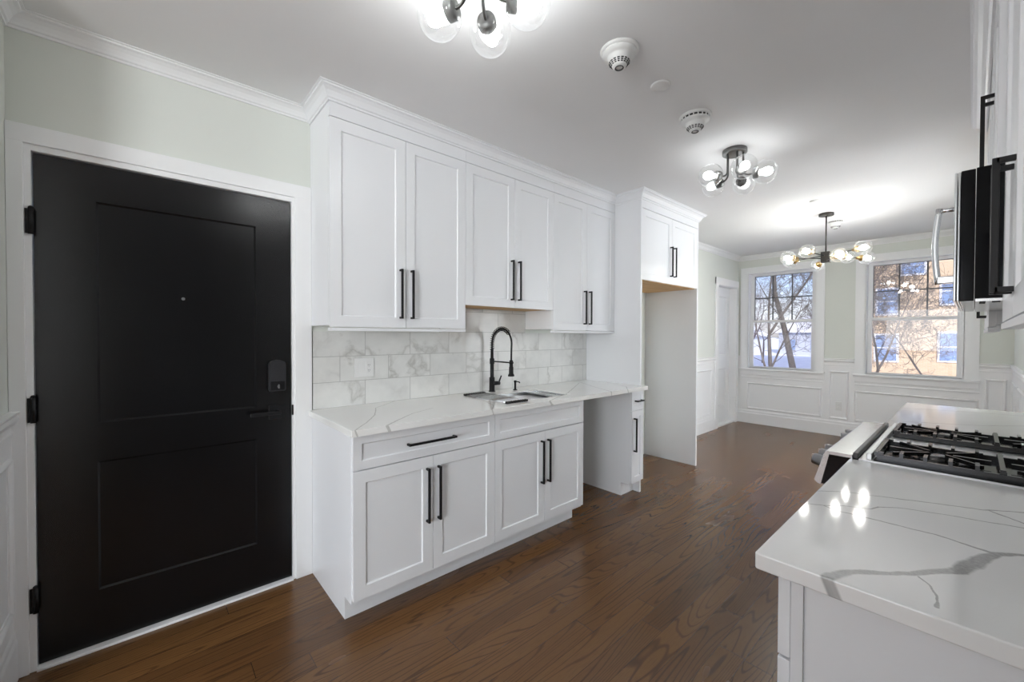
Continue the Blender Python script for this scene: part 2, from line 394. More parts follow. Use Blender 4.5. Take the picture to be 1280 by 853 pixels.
    def slab(s, O, U, V, N, u0, u1, v0, v1, th, panels=(), w1=.004, d1=.009, w0=0., mid=None):
        """door leaf: back plane at O, front at th along N, with recessed (shaker) panels"""
        O, U, V, N = map(Vector, (O, U, V, N))
        us = sorted({u0, u1, *[p[0] for p in panels], *[p[1] for p in panels]}); vs = sorted({v0, v1, *[p[2] for p in panels], *[p[3] for p in panels]})
        G = {}
        P = lambda u, v, n: O+U*u+V*v+N*n
        for u in us:
            for v in vs: G[u, v] = s.bm.verts.new(P(u, v, th))
        fs = []
        for a, b in zip(us[:-1], us[1:]):
            for c, d in zip(vs[:-1], vs[1:]):
                isp = any(p[0]-1e-6 <= a and b <= p[1]+1e-6 and p[2]-1e-6 <= c and d <= p[3]+1e-6 for p in panels)
                if not isp: fs.append(s.bm.faces.new((G[a, c], G[b, c], G[b, d], G[a, d])))
        for (a, b, c, d) in panels:
            ou = [s.bm.verts.new(P(*q, th)) for q in ((a, c), (b, c), (b, d), (a, d))]
            inn = [s.bm.verts.new(P(*q, th-d1)) for q in ((a+w1, c+w1), (b-w1, c+w1), (b-w1, d-w1), (a+w1, d-w1))]
            for i in range(4): fs.append(s.bm.faces.new((ou[i], ou[(i+1) % 4], inn[(i+1) % 4], inn[i])))
            if w0 > 0:   # raised field inside a groove
                m1 = [s.bm.verts.new(P(*q, th-d1)) for q in ((a+w1+w0, c+w1+w0), (b-w1-w0, c+w1+w0), (b-w1-w0, d-w1-w0), (a+w1+w0, d-w1-w0))]
                k = w1+w0+w1
                m2 = [s.bm.verts.new(P(*q, th-d1*.35)) for q in ((a+k, c+k), (b-k, c+k), (b-k, d-k), (a+k, d-k))]
                for X, Y in ((inn, m1), (m1, m2)):
                    for i in range(4): fs.append(s.bm.faces.new((X[i], X[(i+1) % 4], Y[(i+1) % 4], Y[i])))
                fs.append(s.bm.faces.new(m2))
            else: fs.append(s.bm.faces.new(inn))
        f4 = [s.bm.verts.new(P(*q, th)) for q in ((u0, v0), (u1, v0), (u1, v1), (u0, v1))]
        b4 = [s.bm.verts.new(P(*q, 0)) for q in ((u0, v0), (u1, v0), (u1, v1), (u0, v1))]
        for i in range(4): fs.append(s.bm.faces.new((f4[i], b4[i], b4[(i+1) % 4], f4[(i+1) % 4])))
        fs.append(s.bm.faces.new(b4[::-1]))
        bmesh.ops.remove_doubles(s.bm, verts=list({v for f in fs for v in f.verts}), dist=1e-6)
        bmesh.ops.recalc_face_normals(s.bm, faces=[f for f in s.bm.faces if f.is_valid]); return s
    def build(s, name, m, parent=None, origin=None):
        me = bpy.data.meshes.new(name); bmesh_ = s.bm
        if parent is not None: off = Vector(parent.get('_o', (0, 0, 0)))
        elif origin is not None: off = Vector(origin)
        else:
            cs = [v.co for v in bmesh_.verts]
            off = Vector(((min(c.x for c in cs)+max(c.x for c in cs))/2, (min(c.y for c in cs)+max(c.y for c in cs))/2, min(c.z for c in cs)))
        o = bpy.data.objects.new(name, me); COL.objects.link(o)
        # keep materials in world coordinates when they carry a layout: objects with 'world' texture keep origin at 0
        if parent is None:
            if m in WORLD_MATS: off = Vector((0, 0, 0))
            o.location = off
        else:
            o.parent = parent
            if m in WORLD_MATS: raise ValueError('layout material on a child')
        for v in bmesh_.verts: v.co -= off
        bmesh_.to_mesh(me); bmesh_.free(); me.materials.append(m); o['_o'] = tuple(off)
        ALL.append(o); return o
WORLD_MATS = [M['floor'], M['tile'], M['tile_r'], M['quartz_near'], M['quartz_left'], M['quartz_far']]
ALL = []
def tag(o, label=None, cat=None, group=None, kind=None):
    if label: o['label'] = label
    if cat: o['category'] = cat
    if group: o['group'] = group
    if kind: o['kind'] = kind
    return o
def thing(name, loc, label, cat, group=None, kind=None):
    o = bpy.data.objects.new(name, None); COL.objects.link(o); o.location = loc; o.empty_display_size = .05
    o['_o'] = tuple(loc); ALL.append(o); return tag(o, label, cat, group, kind)
def S(o, label=None, cat=None): return tag(o, label, cat, None, 'structure')

# ------------------------------------------------------------------ dimensions
XL, XR, XD = -2.456, .375, .29          # left wall, kitchen right wall, dining right wall
YN, YF = -.400, 6.926                   # near wall, far wall
ZC = 2.564
DY0, DY1, DZ = -.333, .581, 2.047       # entrance door leaf
D2Y0, D2Y1, D2Z = 6.14, 6.80, 2.07      # door at the far left
W1 = (-2.315, -1.46, .850, 2.295); W2 = (-.930, -.070, .850, 2.295)

# ------------------------------------------------------------------ room shell
b = MB(); b.box(XL-.9, 3.6, -4.1, YF+.15, -.12, 0)
S(b.build('floor', M['floor']), 'dark brown stained oak plank floor', 'floor')
b = MB(); b.box(XL-.9, 3.6, -4.1, YF+.15, ZC, ZC+.12)
S(b.build('ceiling', M['ceil']), 'flat white ceiling', 'ceiling')
T = .14
b = MB()                                  # left wall with two door openings
b.box(XL-T, XL, YN-.12, DY0-.02, 0, ZC); b.box(XL-T, XL, DY0-.02, DY1+.02, DZ+.02, ZC); b.box(XL-T, XL, DY1+.02, D2Y0-.02, 0, ZC)
b.box(XL-T, XL, D2Y0-.02, D2Y1+.02, D2Z+.02, ZC); b.box(XL-T, XL, D2Y1+.02, YF+.14, 0, ZC)
S(b.build('wall_left', M['wall']), 'sage painted wall behind the cabinets', 'wall')
b = MB(); b.box(XL-T, -2.12, YN-.12, YN, 0, ZC); b.box(-.08, 3.6, YN-.12, YN, 0, ZC)  # gap and right piece are unseen, shaped to steer the rear fill light
S(b.build('wall_near', M['wall']), 'sage painted wall beside the black entrance door', 'wall')
b = MB()                                  # far wall with two window openings
b.box(XL-T, W1[0], YF, YF+T, 0, ZC); b.box(W1[1], W2[0], YF, YF+T, 0, ZC); b.box(W2[1], XR+.2, YF, YF+T, 0, ZC)
for w in (W1, W2): b.box(w[0], w[1], YF, YF+T, 0, w[2]); b.box(w[0], w[1], YF, YF+T, w[3], ZC)
S(b.build('wall_far', M['wall']), 'sage painted window wall of the dining area', 'wall')
b = MB(); b.box(XR, XR+.12, .885, 3.62, 0, ZC); b.box(XD, XR+.12, 3.62, 3.75, 0, ZC); b.box(XD, XR+.12, 5.12, YF+T, 0, ZC); b.box(XD, XR+.12, 3.75, 5.12, 2.3, ZC); b.box(XR+.12, 3.6, .885, 1.0, 0, ZC)  # unseen opening beyond the counter, added to admit the side fill light
S(b.build('wall_right', M['wall']), 'painted wall behind the range', 'wall')
b = MB()                                  # unseen room behind the camera, added to let fill light in
b.box(-2.24, -2.12, -4.1, YN-.12, 0, ZC)
b.box(-2.24, -1.95, -4.12, -4.0, 0, ZC); b.box(-.15, .6, -4.12, -4.0, 0, ZC); b.box(2.4, 3.6, -4.12, -4.0, 0, ZC)
for xa, xb in ((-1.95, -.15), (.6, 2.4)): b.box(xa, xb, -4.12, -4.0, 0, .75); b.box(xa, xb, -4.12, -4.0, 2.35, ZC)
b.box(3.46, 3.6, -4.1, 1.0, 0, ZC)
S(b.build('wall_fill_rear', M['trim']), 'walls of the unseen room added behind the camera for fill light', 'wall')

b = MB()                                  # unseen side room, added so its lamp can brighten the dining area
b.box(XR+.12, 2.8, 3.5, 3.62, 0, ZC); b.box(XR+.12, 2.8, 5.25, 5.37, 0, ZC)
b.box(2.62, 2.8, 3.62, 3.85, 0, ZC); b.box(2.62, 2.8, 5.05, 5.25, 0, ZC); b.box(2.62, 2.8, 3.85, 5.05, 0, .75); b.box(2.62, 2.8, 3.85, 5.05, 2.35, ZC)
S(b.build('wall_fill_side', M['trim']), 'walls of the unseen side room added for fill light', 'wall')

# crown moulding
def crown_prof(D, H, z=ZC-.0005):
    return [(0, z), (0, z-H), (D*.12, z-H), (D*.14, z-H*.86), (D*.24, z-H*.80), (D*.30, z-H*.66), (D*.45, z-H*.42), (D*.66, z-H*.25), (D*.84, z-H*.19), (D*.86, z-H*.08), (D, z-H*.06), (D, z)]
b = MB(); b.sweep([(XL, .676), (XL, YN), (-2.12, YN)], crown_prof(.062, .060))
S(b.build('trim_1', M['trim']), 'white crown moulding above the entrance door', 'moulding')
b = MB(); b.sweep([(XD, 3.62), (XD, YF), (XL, YF), (XL, 4.235)], crown_prof(.066, .066))
S(b.build('trim_2', M['trim']), 'white crown moulding around the dining area', 'moulding')

# baseboards, chair rails, wainscot
BP = [(0, 0), (.018, 0), (.018, .15), (.013, .165), (.013, .185), (.006, .20), (0, .20)]
def base(name, path, label): b = MB(); b.sweep(path, BP); return S(b.build(name, M['trim']), label, 'baseboard')
base('baseboard_far', [(XD, 5.12), (XD, YF-.008), (XL, YF-.008), (XL, D2Y1+.1)], 'tall white baseboard under the windows')
base('baseboard_left', [(XL, D2Y0-.095), (XL, 4.235)], 'white baseboard before the white dining room door')
base('baseboard_near', [(XL+.02, YN), (-2.12, YN)], 'white baseboard on the wall beside the entrance door')
def ring(b, axis, face, sgn, a0, a1, z0, z1, w=.030, d=.014):
    """picture frame moulding rectangle lying on a wall plane. axis 'y' -> wall plane is y=face (extends -Y*sgn)"""
    prof = [(0, 0), (.006, d*.7), (w*.35, d), (w*.6, d*.75), (w*.8, d*.35), (w, .004), (w, 0)]
    def P(a, z, n):
        return (a, face+sgn*n, z) if axis == 'y' else (face+sgn*n, a, z)
    rings = []
    for (ca, cz, da, dz) in ((a0, z0, 1, 1), (a1, z0, -1, 1), (a1, z1, -1, -1), (a0, z1, 1, -1)):
        rings.append([b.bm.verts.new(P(ca+da*t, cz+dz*t, n)) for t, n in prof])
    fs = []
    for i in range(4):
        A, B = rings[i], rings[(i+1) % 4]
        for j in range(len(prof)-1): fs.append(b.bm.faces.new((A[j], A[j+1], B[j+1], B[j])))
    bmesh.ops.recalc_face_normals(b.bm, faces=fs)
RAIL = [(0, .94), (.010, .94), (.012, .955), (.006, .962), (.006, .985), (.022, .992), (.028, 1.008), (.024, 1.022), (.030, 1.030), (.030, 1.036), (0, 1.036)]
b = MB()
b.box(XL, XD, YF-.008, YF, 0, .80)
for a, c in ((XL, W1[0]-.1), (W1[1]+.1, W2[0]-.1), (W2[1]+.11, XD)): b.box(a, c, YF-.008, YF, .8, 1.03)
for a, c in ((-1.352, -1.035), (.045, XD-.001)): b.sweep([(c, YF), (a, YF)], RAIL)
for a0, a1, z0, z1 in ((-2.315, -1.375, .222, .625), (-1.295, -1.085, .222, .868), (-1.03, .045, .222, .625), (.09, .245, .222, .868)): ring(b, 'y', YF-.008, -1, a0, a1, z0, z1)
for a0, a1 in ((-2.41, -1.36), (-1.03, .055)): b.box(a0, a1, YF-.02, YF-.006, .700, .716, .003)
S(b.build('trim_3', M['trim']), 'white wainscot panels with picture moulding under the windows', 'wainscot')
b = MB(); b.box(XL, XL+.008, 4.235, D2Y0-.09, 0, 1.03); b.sweep([(XL, D2Y0-.09), (XL, 4.235)], RAIL)
ring(b, 'x', XL+.008, 1, 5.15, 5.93, .222, .868); ring(b, 'x', XL+.008, 1, 4.32, 5.05, .222, .868)
S(b.build('trim_4', M['trim']), 'white wainscot panels between refrigerator recess and dining room door', 'wainscot')
b = MB(); b.box(XD-.008, XD, 5.12, YF, 0, 1.03); b.sweep([(XD, 5.12), (XD, YF)], RAIL)
for a in (5.2, 6.06): ring(b, 'x', XD-.008, -1, a, a+.78, .222, .868)
S(b.build('trim_5', M['trim']), 'white wainscot on the right dining wall', 'wainscot')
b = MB(); b.box(XL, -2.12, YN, YN+.008, 0, 1.03); b.sweep([(XL, YN), (-2.12, YN)], RAIL)
ring(b, 'y', YN+.008, 1, XL+.07, -2.16, .27, .868)
S(b.build('trim_6', M['trim']), 'white wainscot at the left of the entrance door', 'wainscot')

# ------------------------------------------------------------------ entrance door
d1 = thing('door_1', (XL, (DY0+DY1)/2, 0), 'black two panel entrance door with keypad lock', 'door', kind='structure')
b = MB()
# casing: flat boards on the wall face
cx0, cx1 = XL, XL+.018
b.box(cx0, cx1, DY1+.016, .681, 0, 2.143, .002); b.box(cx0, cx1, YN+.001, DY0-.022, 0, 2.143, .002); b.box(cx0, cx1+.0005, YN+.001, .681, 2.075, 2.145, .002)
# jamb
b.box(XL-T, XL+.008, DY1+.003, DY1+.019, 0, DZ+.029); b.box(XL-T, XL+.008, DY0-.024, DY0-.003, 0, DZ+.029); b.box(XL-T, XL+.008, DY0-.003, DY1+.003, DZ+.004, DZ+.029)
b.build('door_frame', M['trim'], d1)
b = MB(); b.box(XL-.10, XL+.022, DY0-.003, DY1+.003, 0, .011, .002); b.build('threshold', M['trim'], d1)
b = MB()
sw = .045
b.slab((XL-.009-sw, 0, 0), (0, 1, 0), (0, 0, 1), (1, 0, 0), DY0, DY1, .014, DZ, sw, panels=((-.160, .420, .958, 1.893), (-.163, .420, .244, .793)), w1=.007, d1=.008)
leaf = b.build('door_leaf', M['black_door'], d1)
for zc in (1.775, 1.035, .283):
    b = MB(); b.tube([(XL+.012, DY0-.004, zc-.05), (XL+.012, DY0-.004, zc+.05)], .0085, 12); b.box(XL+.0, XL+.012, DY0-.020, DY0-.004, zc-.048, zc+.048)
    b.sphere((XL+.012, DY0-.004, zc+.052), .008, 10, 6); b.build('hinge', M['black'], d1)
XF = XL-.009
b = MB()   # keypad lock housing, domed outline
o_ = [(.472, 1.045), (.478, 1.036), (.546, 1.036), (.552, 1.045), (.552, 1.178), (.545, 1.192), (.530, 1.199), (.512, 1.202), (.494, 1.199), (.479, 1.192), (.472, 1.178)]
b.prism(o_, 'x', XF, XF+.026); lk = b.build('keypad_lock', M['lock_grey'], d1)
b = MB(); b.box(XF+.026, XF+.029, .479, .545, 1.042, 1.09, .001); b.build('lock_cover', M['black'], lk)
b = MB(); b.tube([(XF+.027, .515, 1.062), (XF+.033, .515, 1.062)], .006, 14); b.box(XF+.032, XF+.044, .512, .518, 1.052, 1.072, .001); b.build('thumb_turn', M['knob'], lk)
b = MB(); b.box(XF, XF+.008, .474, .546, .888, .962, .002); b.tube([(XF+.006, .510, .925), (XF+.05, .510, .925)], .011, 14)
b.box(XF+.040, XF+.054, .385, .523, .916, .934, .003); b.build('lever_handle', M['black'], d1)
b = MB(); b.tube([(XF-.002, .126, 1.501), (XF+.004, .126, 1.501)], .007, 16); b.build('peephole', M['chrome'], d1)
b = MB(); b.box(XL+.002, XL+.010, DY1+.0005, DY1+.008, .90, .955, .001); b.build('strike_plate', M['black'], d1)

# ------------------------------------------------------------------ far white door
d2 = thing('door_2', (XL, (D2Y0+D2Y1)/2, 0), 'white panel door in the far left corner of the dining area', 'door', kind='structure')
b = MB()
b.box(XL, XL+.02, D2Y0-.092, D2Y0-.004, 0, 2.175, .002); b.box(XL, XL+.02, D2Y1+.004, D2Y1+.092, 0, 2.175, .002); b.box(XL, XL+.021, D2Y0-.092, D2Y1+.092, D2Z+.006, 2.177, .002)
b.box(XL-T, XL+.004, D2Y0-.02, D2Y0, 0, D2Z+.02); b.box(XL-T, XL+.004, D2Y1, D2Y1+.02, 0, D2Z+.02); b.box(XL-T, XL+.004, D2Y0-.02, D2Y1+.02, D2Z, D2Z+.02)
b.build('door_frame', M['trim'], d2)
b = MB(); b.slab((XL-.125, 0, 0), (0, 1, 0), (0, 0, 1), (1, 0, 0), D2Y0, D2Y1, .02, D2Z-.002, .04, panels=((D2Y0+.11, D2Y1-.11, 1.05, 1.93), (D2Y0+.11, D2Y1-.11, .28, .84)), w1=.01, d1=.01)
b.build('door_leaf', M['trim'], d2)
b = MB(); b.box(XL-T, XL, D2Y0, D2Y1, 0, .018); b.build('threshold', M['trim'], d2)
b = MB(); b.tube([(XL-.09, D2Y0+.06, .93), (XL-.05, D2Y0+.06, .93)], .008, 12); b.sphere((XL-.035, D2Y0+.06, .93), .022, 16, 10); b.build('door_knob', M['chrome'], d2)

# ------------------------------------------------------------------ windows
def window(name, w, label, cas_l, cas_r):
    x0, x1, z0, z1 = w; t = thing(name, ((x0+x1)/2, YF, z0), label, 'window', kind='structure')
    b = MB()   # casing on the wall face
    b.box(cas_l, x0+.004, YF-.02, YF, z0-.03, z1+.0); b.box(x1-.004, cas_r, YF-.02, YF, z0-.03, z1+.0); b.box(cas_l, cas_r, YF-.021, YF, z1-.004, z1+.085, .002)
    b.box(x0, x0+.012, YF-.02, YF+T, z0, z1); b.box(x1-.012, x1, YF-.02, YF+T, z0, z1); b.box(x0, x1, YF-.02, YF+T, z1-.012, z1)
    b.build('window_frame', M['trim'], t)
    b = MB(); b.box(cas_l-.012, cas_r+.012, YF-.055, YF-.001, z0-.032, z0-.004, .006); b.box(x0, x1, YF-.01, YF+T, z0-.032, z0); b.box(cas_l, cas_r, YF-.026, YF-.008, z0-.105, z0-.032, .003)
    b.build('window_sill', M['trim'], t)
    ys = YF+.055; zm = 1.555; st = .045
    # lower sash (inner), upper sash (outer)
    for nm, y, a, c in (('lower_sash', ys, z0+.001, zm+.02), ('upper_sash', ys+.034, zm-.018, z1-.012)):
        b = MB(); X0, X1 = x0+.013, x1-.013
        b.box(X0, X0+st, y, y+.03, a, c); b.box(X1-st, X1, y, y+.03, a, c); b.box(X0+st, X1-st, y, y+.03, a, a+(.022 if nm == 'lower_sash' else .034)); b.box(X0+st, X1-st, y, y+.03, c-(.034 if nm == 'lower_sash' else .035), c)
        so = b.build(nm, M['trim'], t)
        b = MB(); b.box(X0+st-.004, X1-st+.004, y+.013, y+.017, a+.02, c-.02); b.build('pane', M['pane'], so)
        if nm == 'upper_sash':
            b = MB(); gx0, gx1 = X0+st, X1-st; ga, gc = a+.034, c-.035
            for k in (1, 2): xx = gx0+(gx1-gx0)*k/3; b.box(xx-.008, xx+.008, y+.018, y+.030, ga, gc)
            zz = (ga+gc)/2+.0; b.box(gx0, gx1, y+.018, y+.030, zz-.008, zz+.008); b.box(gx0, gx1, y+.018, y+.03, gc-.008, gc); b.box(gx0, gx0+.008, y+.018, y+.03, ga, gc); b.box(gx0, gx1, y+.018, y+.03, ga, ga+.006)
            b.build('glazing_bars', M['dark_grey'], so)
    return t
window('window_1', W1, 'double hung window with trees and snow outside', -2.415, -1.357)
window('window_2', W2, 'double hung window facing the tan building', -1.030, .045)

# ------------------------------------------------------------------ cabinet helpers
def shaker(parent, name, X, sgn, y0, y1, z0, z1, th=.020, st=.057, m=None):
    """door or drawer front lying on cabinet box face X, sgn=+1 faces +X"""
    b = MB(); g_ = .0015
    y0 += g_; y1 -= g_; z0 += g_; z1 -= g_
    b.slab((X, 0, 0), (0, 1, 0), (0, 0, 1), (sgn, 0, 0), y0, y1, z0, z1, th, panels=((y0+st, y1-st, z0+st, z1-st),), w1=.003, d1=.008)
    o = b.build(name, m or M['white'], parent)
    bv = o.modifiers.new('bevel', 'BEVEL'); bv.width = .0012; bv.segments = 1; bv.limit_method = 'ANGLE'; bv.angle_limit = math.radians(60)
    return o
def bar_handle(parent, X, sgn, y, z, length, vertical=True, pr=.032, t=.011):
    b = MB(); h = length/2
    if vertical:
        b.box(X+sgn*(pr-t), X+sgn*pr, y-t/2, y+t/2, z-h, z+h, .001)
        for zz in (z-h+t/2, z+h-t/2): b.box(X, X+sgn*(pr-t/2), y-t/2, y+t/2, zz-t/2, zz+t/2, .001)
    else:
        b.box(X+sgn*(pr-t), X+sgn*pr, y-h, y+h, z-t/2, z+t/2, .001)
        for yy in (y-h+t/2, y+h-t/2): b.box(X, X+sgn*(pr-t/2), yy-t/2, yy+t/2, z-t/2, z+t/2, .001)
    return b.build('handle', M['black'], parent)

BX, UX = -1.861, -2.157                  # cabinet box fronts on the left wall (door backs)
KX = -1.948
def base_cab(y0, y1, label, doors, drawer, side_l=False, side_r=False):
    t = thing('base_cabinet', ((XL+BX)/2, (y0+y1)/2, 0), label, 'cabinet')
    b = MB(); b.box(XL+.001, BX, y0+.0005, y1-.0005, .108, .882)
    b.box(XL+.001, KX, y0+.0005, y1-.0005, 0, .108)
    b.build('body', M['white'], t)
    b = MB(); b.box(KX, KX+.006, y0+.0005, y1-.0005, 0, .108); b.build('toe_kick', M['white'], t)
    return t
A0, A1, A2, A3, A4 = .681, 1.505, 2.320, 2.945, 3.123
t = base_cab(A0, A1, 'white base cabinet by the entrance door with a working drawer over two doors', 2, True)
dr = shaker(t, 'drawer', BX, 1, A0+.003, A1, .719, .880, st=.04); bar_handle(dr, BX+.020, 1, 1.085, .797, .276, False)
for (a, c, hy) in ((A0+.003, 1.094, 1.058), (1.094, A1, 1.124)):
    d = shaker(t, 'cabinet_door', BX, 1, a, c, .124, .716); bar_handle(d, BX+.020, 1, hy, .521, .276)
t = base_cab(A1, A2, 'white sink base cabinet with plain false front over two doors', 2, False)
shaker(t, 'false_front', BX, 1, A1, A2, .719, .880, st=.04)
for (a, c, hy) in ((A1, 1.924, 1.889), (1.924, A2, 1.949)):
    d = shaker(t, 'cabinet_door', BX, 1, a, c, .124, .716); bar_handle(d, BX+.020, 1, hy, .521, .276)
t = base_cab(A3, A4, 'narrow white base cabinet beside the open dishwasher gap', 1, True)
dr = shaker(t, 'drawer', BX, 1, A3, A4-.002, .719, .880, st=.035); bar_handle(dr, BX+.020, 1, 3.035, .797, .10, False)
d = shaker(t, 'cabinet_door', BX, 1, A3, A4-.002, .124, .716, st=.045); bar_handle(d, BX+.020, 1, 2.975, .521, .276)

# wall cabinets
def wall_cab(y0, y1, z0, split, label, rail=True, wood=False):
    t = thing('wall_cabinet', ((XL+UX)/2, (y0+y1)/2, z0), label, 'cabinet')
    b = MB(); b.box(XL+.001, UX, y0+.0005, y1-.0005, z0+.012, 2.512); b.build('body', M['white'], t)
    b = MB(); b.box(UX, UX+.020, y0+.0005, y1-.0005, 2.428, 2.512); b.build('frieze_board', M['white'], t)
    b = MB()
    if wood: b.box(XL+.02, UX-.004, y0+.012, y1-.012, z0+.006, z0+.0125); b.build('underside', M['raw_wood'], t)
    else: b.box(UX-.012, UX+.022, y0+.0005, y1-.0005, z0-.017, z0-.001, .001); b.build('light_rail', M['white'], t)
    for a, c, hy in ((y0, split, split-.034), (split, y1, split+.034)):
        d = shaker(t, 'cabinet_door', UX, 1, a, c, z0+.002, 2.426); bar_handle(d, UX+.020, 1, hy, z0+.192, .276)
    return t
wall_cab(.681, 1.505, 1.372, 1.094, 'large white wall cabinet nearest the entrance door')
wall_cab(1.505, 2.320, 1.524, 1.924, 'shorter white wall cabinet above the sink', wood=True)
wall_cab(2.320, 3.123, 1.372, 2.725, 'white wall cabinet beside the tall refrigerator panel')
b = MB(); b.sweep([(UX+.022, 3.123), (UX+.022, .681), (XL, .681)][::-1], [(-d, z) for d, z in crown_prof(.060, .066)])
tag(b.build('crown_moulding', M['white']), 'white crown moulding along the tops of the three wall cabinets', 'moulding')

# refrigerator recess
FX = -1.900
for (y0, y1, lb) in ((3.125, 3.147, 'tall white end panel between narrow base cabinet and refrigerator recess'), (4.190, 4.212, 'tall white panel at the far side of the refrigerator recess')):
    b = MB(); b.box(XL+.001, FX+.022, y0, y1, 0, 2.425, .001); tag(b.build('tall_panel', M['white']), lb, 'panel')
t = thing('wall_cabinet', ((XL+FX)/2, 3.67, 1.81), 'white two door cabinet above the empty refrigerator recess', 'cabinet')
b = MB(); b.box(XL+.001, FX, 3.148, 4.189, 1.822, 2.508); b.build('body', M['white'], t)
b = MB(); b.box(FX, FX+.022, 3.126, 4.212, 2.4255, 2.508); b.box(XL+.001, FX, 3.126, 3.1475, 2.4255, 2.508); b.box(XL+.001, FX, 4.190, 4.212, 2.4255, 2.508); b.build('frieze_board', M['white'], t)
b = MB(); b.box(XL+.02, FX-.002, 3.150, 4.187, 1.812, 1.8225); b.build('underside', M['raw_wood'], t)
for a, c, hy in ((3.148, 3.668, 3.634), (3.668, 4.189, 3.702)):
    d = shaker(t, 'cabinet_door', FX, 1, a, c, 1.815, 2.422); bar_handle(d, FX+.020, 1, hy, 2.02, .276)
b = MB(); b.sweep([(XL, 3.125), (FX+.022, 3.125), (FX+.022, 4.212), (XL, 4.212)], [(-d, z) for d, z in crown_prof(.062, .072)])
tag(b.build('crown_moulding', M['white']), 'white crown moulding around the refrigerator cabinet top', 'moulding')

# left countertop with sink cut-out
CX = -1.802
SK = (-2.262, -1.912, 1.640, 2.262)      # sink opening x0,x1,y0,y1
b = MB(); z0, z1 = .883, .9145
outer = [(XL+.001, .664), (CX, .664), (CX, 3.122), (XL+.001, 3.122)]; ih = [(SK[0], SK[2]), (SK[1], SK[2]), (SK[1], SK[3]), (SK[0], SK[3])]
rings = {}
for z in (z0, z1):
    rings[z] = ([b.bm.verts.new((*p, z)) for p in outer], [b.bm.verts.new((*p, z)) for p in ih])
for z in (z0, z1):
    O_, I_ = rings[z]
    for i in range(4): b.bm.faces.new((O_[i], O_[(i+1) % 4], I_[(i+1) % 4], I_[i]))
for k in (0, 1):
    A_, B_ = rings[z0][k], rings[z1][k]
    for i in range(4): b.bm.faces.new((A_[i], A_[(i+1) % 4], B_[(i+1) % 4], B_[i]))
bmesh.ops.recalc_face_normals(b.bm, faces=b.bm.faces[:])
ct = b.build('countertop', M['quartz_left']); bv = ct.modifiers.new('bevel', 'BEVEL'); bv.width = .002; bv.segments = 2; bv.limit_method = 'ANGLE'
tag(ct, 'white quartz countertop with grey veins holding the sink', 'countertop')

# backsplash tiles
b = MB(); b.box(XL+.0005, XL+.010, .687, 3.122, .9150, 1.354); b.box(XL+.0005, XL+.010, 1.507, 2.318, 1.354, 1.528)
tag(b.build('tile_backsplash', M['tile']), 'marble subway tile backsplash behind the sink', 'backsplash')
t = thing('outlet', (XL+.012, .978, 1.080), 'white double outlet plate on the marble tiles', 'outlet')
b = MB(); b.box(XL+.0105, XL+.016, .919, 1.037, 1.082, 1.194, .002); b.build('cover_plate', M['plastic'], t)
b = MB(); b.box(XL+.0155, XL+.018, .936, .968, 1.105, 1.171, .001); b.build('rocker_switch', M['plastic'], t)
b = MB(); b.box(XL+.0155, XL+.018, .988, 1.020, 1.105, 1.171, .001); so = b.build('socket', M['plastic'], t)
b = MB()
for zc in (1.122, 1.154):
    b.box(XL+.0176, XL+.0184, .998, 1.0, zc-.004, zc+.004); b.box(XL+.0176, XL+.0184, 1.008, 1.010, zc-.004, zc+.004); b.box(XL+.0176, XL+.0184, 1.0025, 1.0055, zc-.011, zc-.008)
b.build('slots', M['slot'], so)

# sink, rack, faucet, soap dispenser
t = thing('sink', (-2.087, 1.951, .70), 'undermount stainless steel kitchen sink', 'sink')
b = MB(); z_b, z_t = .70, .9065; wl = .004
x0, x1, y0, y1 = SK[0]+.0015, SK[1]-.0015, SK[2]+.0015, SK[3]-.0015
b.box(x0, x0+wl, y0, y1, z_b, z_t); b.box(x1-wl, x1, y0, y1, z_b, z_t); b.box(x0, x1, y0, y0+wl, z_b, z_t); b.box(x0, x1, y1-wl, y1, z_b, z_t); b.box(x0, x1, y0, y1, z_b-.004, z_b)
b.build('basin', M['steel'], t)
b = MB(); b.lathe([(0, .001), (.030, .001), (.042, .003), (.045, .0)], (-2.087, 1.951, z_b+.0005)); b.build('drain', M['chrome'], t)
b = MB(); b.box(x0+.004, x1-.004, 2.150, 2.256, .895, .900, .002); b.box(x0+.004, x1-.004, 2.150, 2.153, .900, .906); b.build('accessory_ledge', M['steel'], t)
t = thing('drying_rack', (-2.10, 1.72, .9150), 'roll up steel drying rack with black ends lying over the sink', 'drying rack')
for k in range(9):
    y = 1.645+k*.020
    b = MB(); b.tube([(-2.335, y, .921), (-1.895, y, .921)], .0035, 8); b.build('rod', M['chrome'], t)
for xx, nm in ((-2.338, 'end_strip'), (-1.895, 'end_strip')):
    b = MB()
    for k in range(9): b.box(xx-.013, xx+.013, 1.638+k*.020, 1.652+k*.020, .9148, .9275, .002)
    b.box(xx-.006, xx+.006, 1.638, 1.812, .9148, .922); b.build(nm, M['rubber'], t)

t = thing('kitchen_faucet', (-2.388, 1.923, .9146), 'tall matte black spring neck faucet behind the sink', 'faucet')
fx, fy, fz = -2.388, 1.923, .9146
b = MB(); b.lathe([(.026, 0), (.026, .004), (.021, .007), (.021, .105), (.0145, .109), (.0145, .205), (.018, .208), (.018, .245), (.012, .25), (.0105, .32), (0, .32)], (fx, fy, fz)); b.build('body', M['black'], t)
arc = []
cz, R_ = fz+.358, .110
arc.append((fx, fy, fz+.31))
for k in range(0, 25):
    a = math.pi - math.pi*k/24; arc.append((fx+R_+R_*math.cos(a), fy, cz+R_*math.sin(a)))
arc += [(fx+2*R_-.002, fy, cz-.04), (fx+2*R_-.004, fy, fz+.24)]
b = MB(); b.tube(arc, .0065, 10); hose = b.build('hose', M['black'], t)
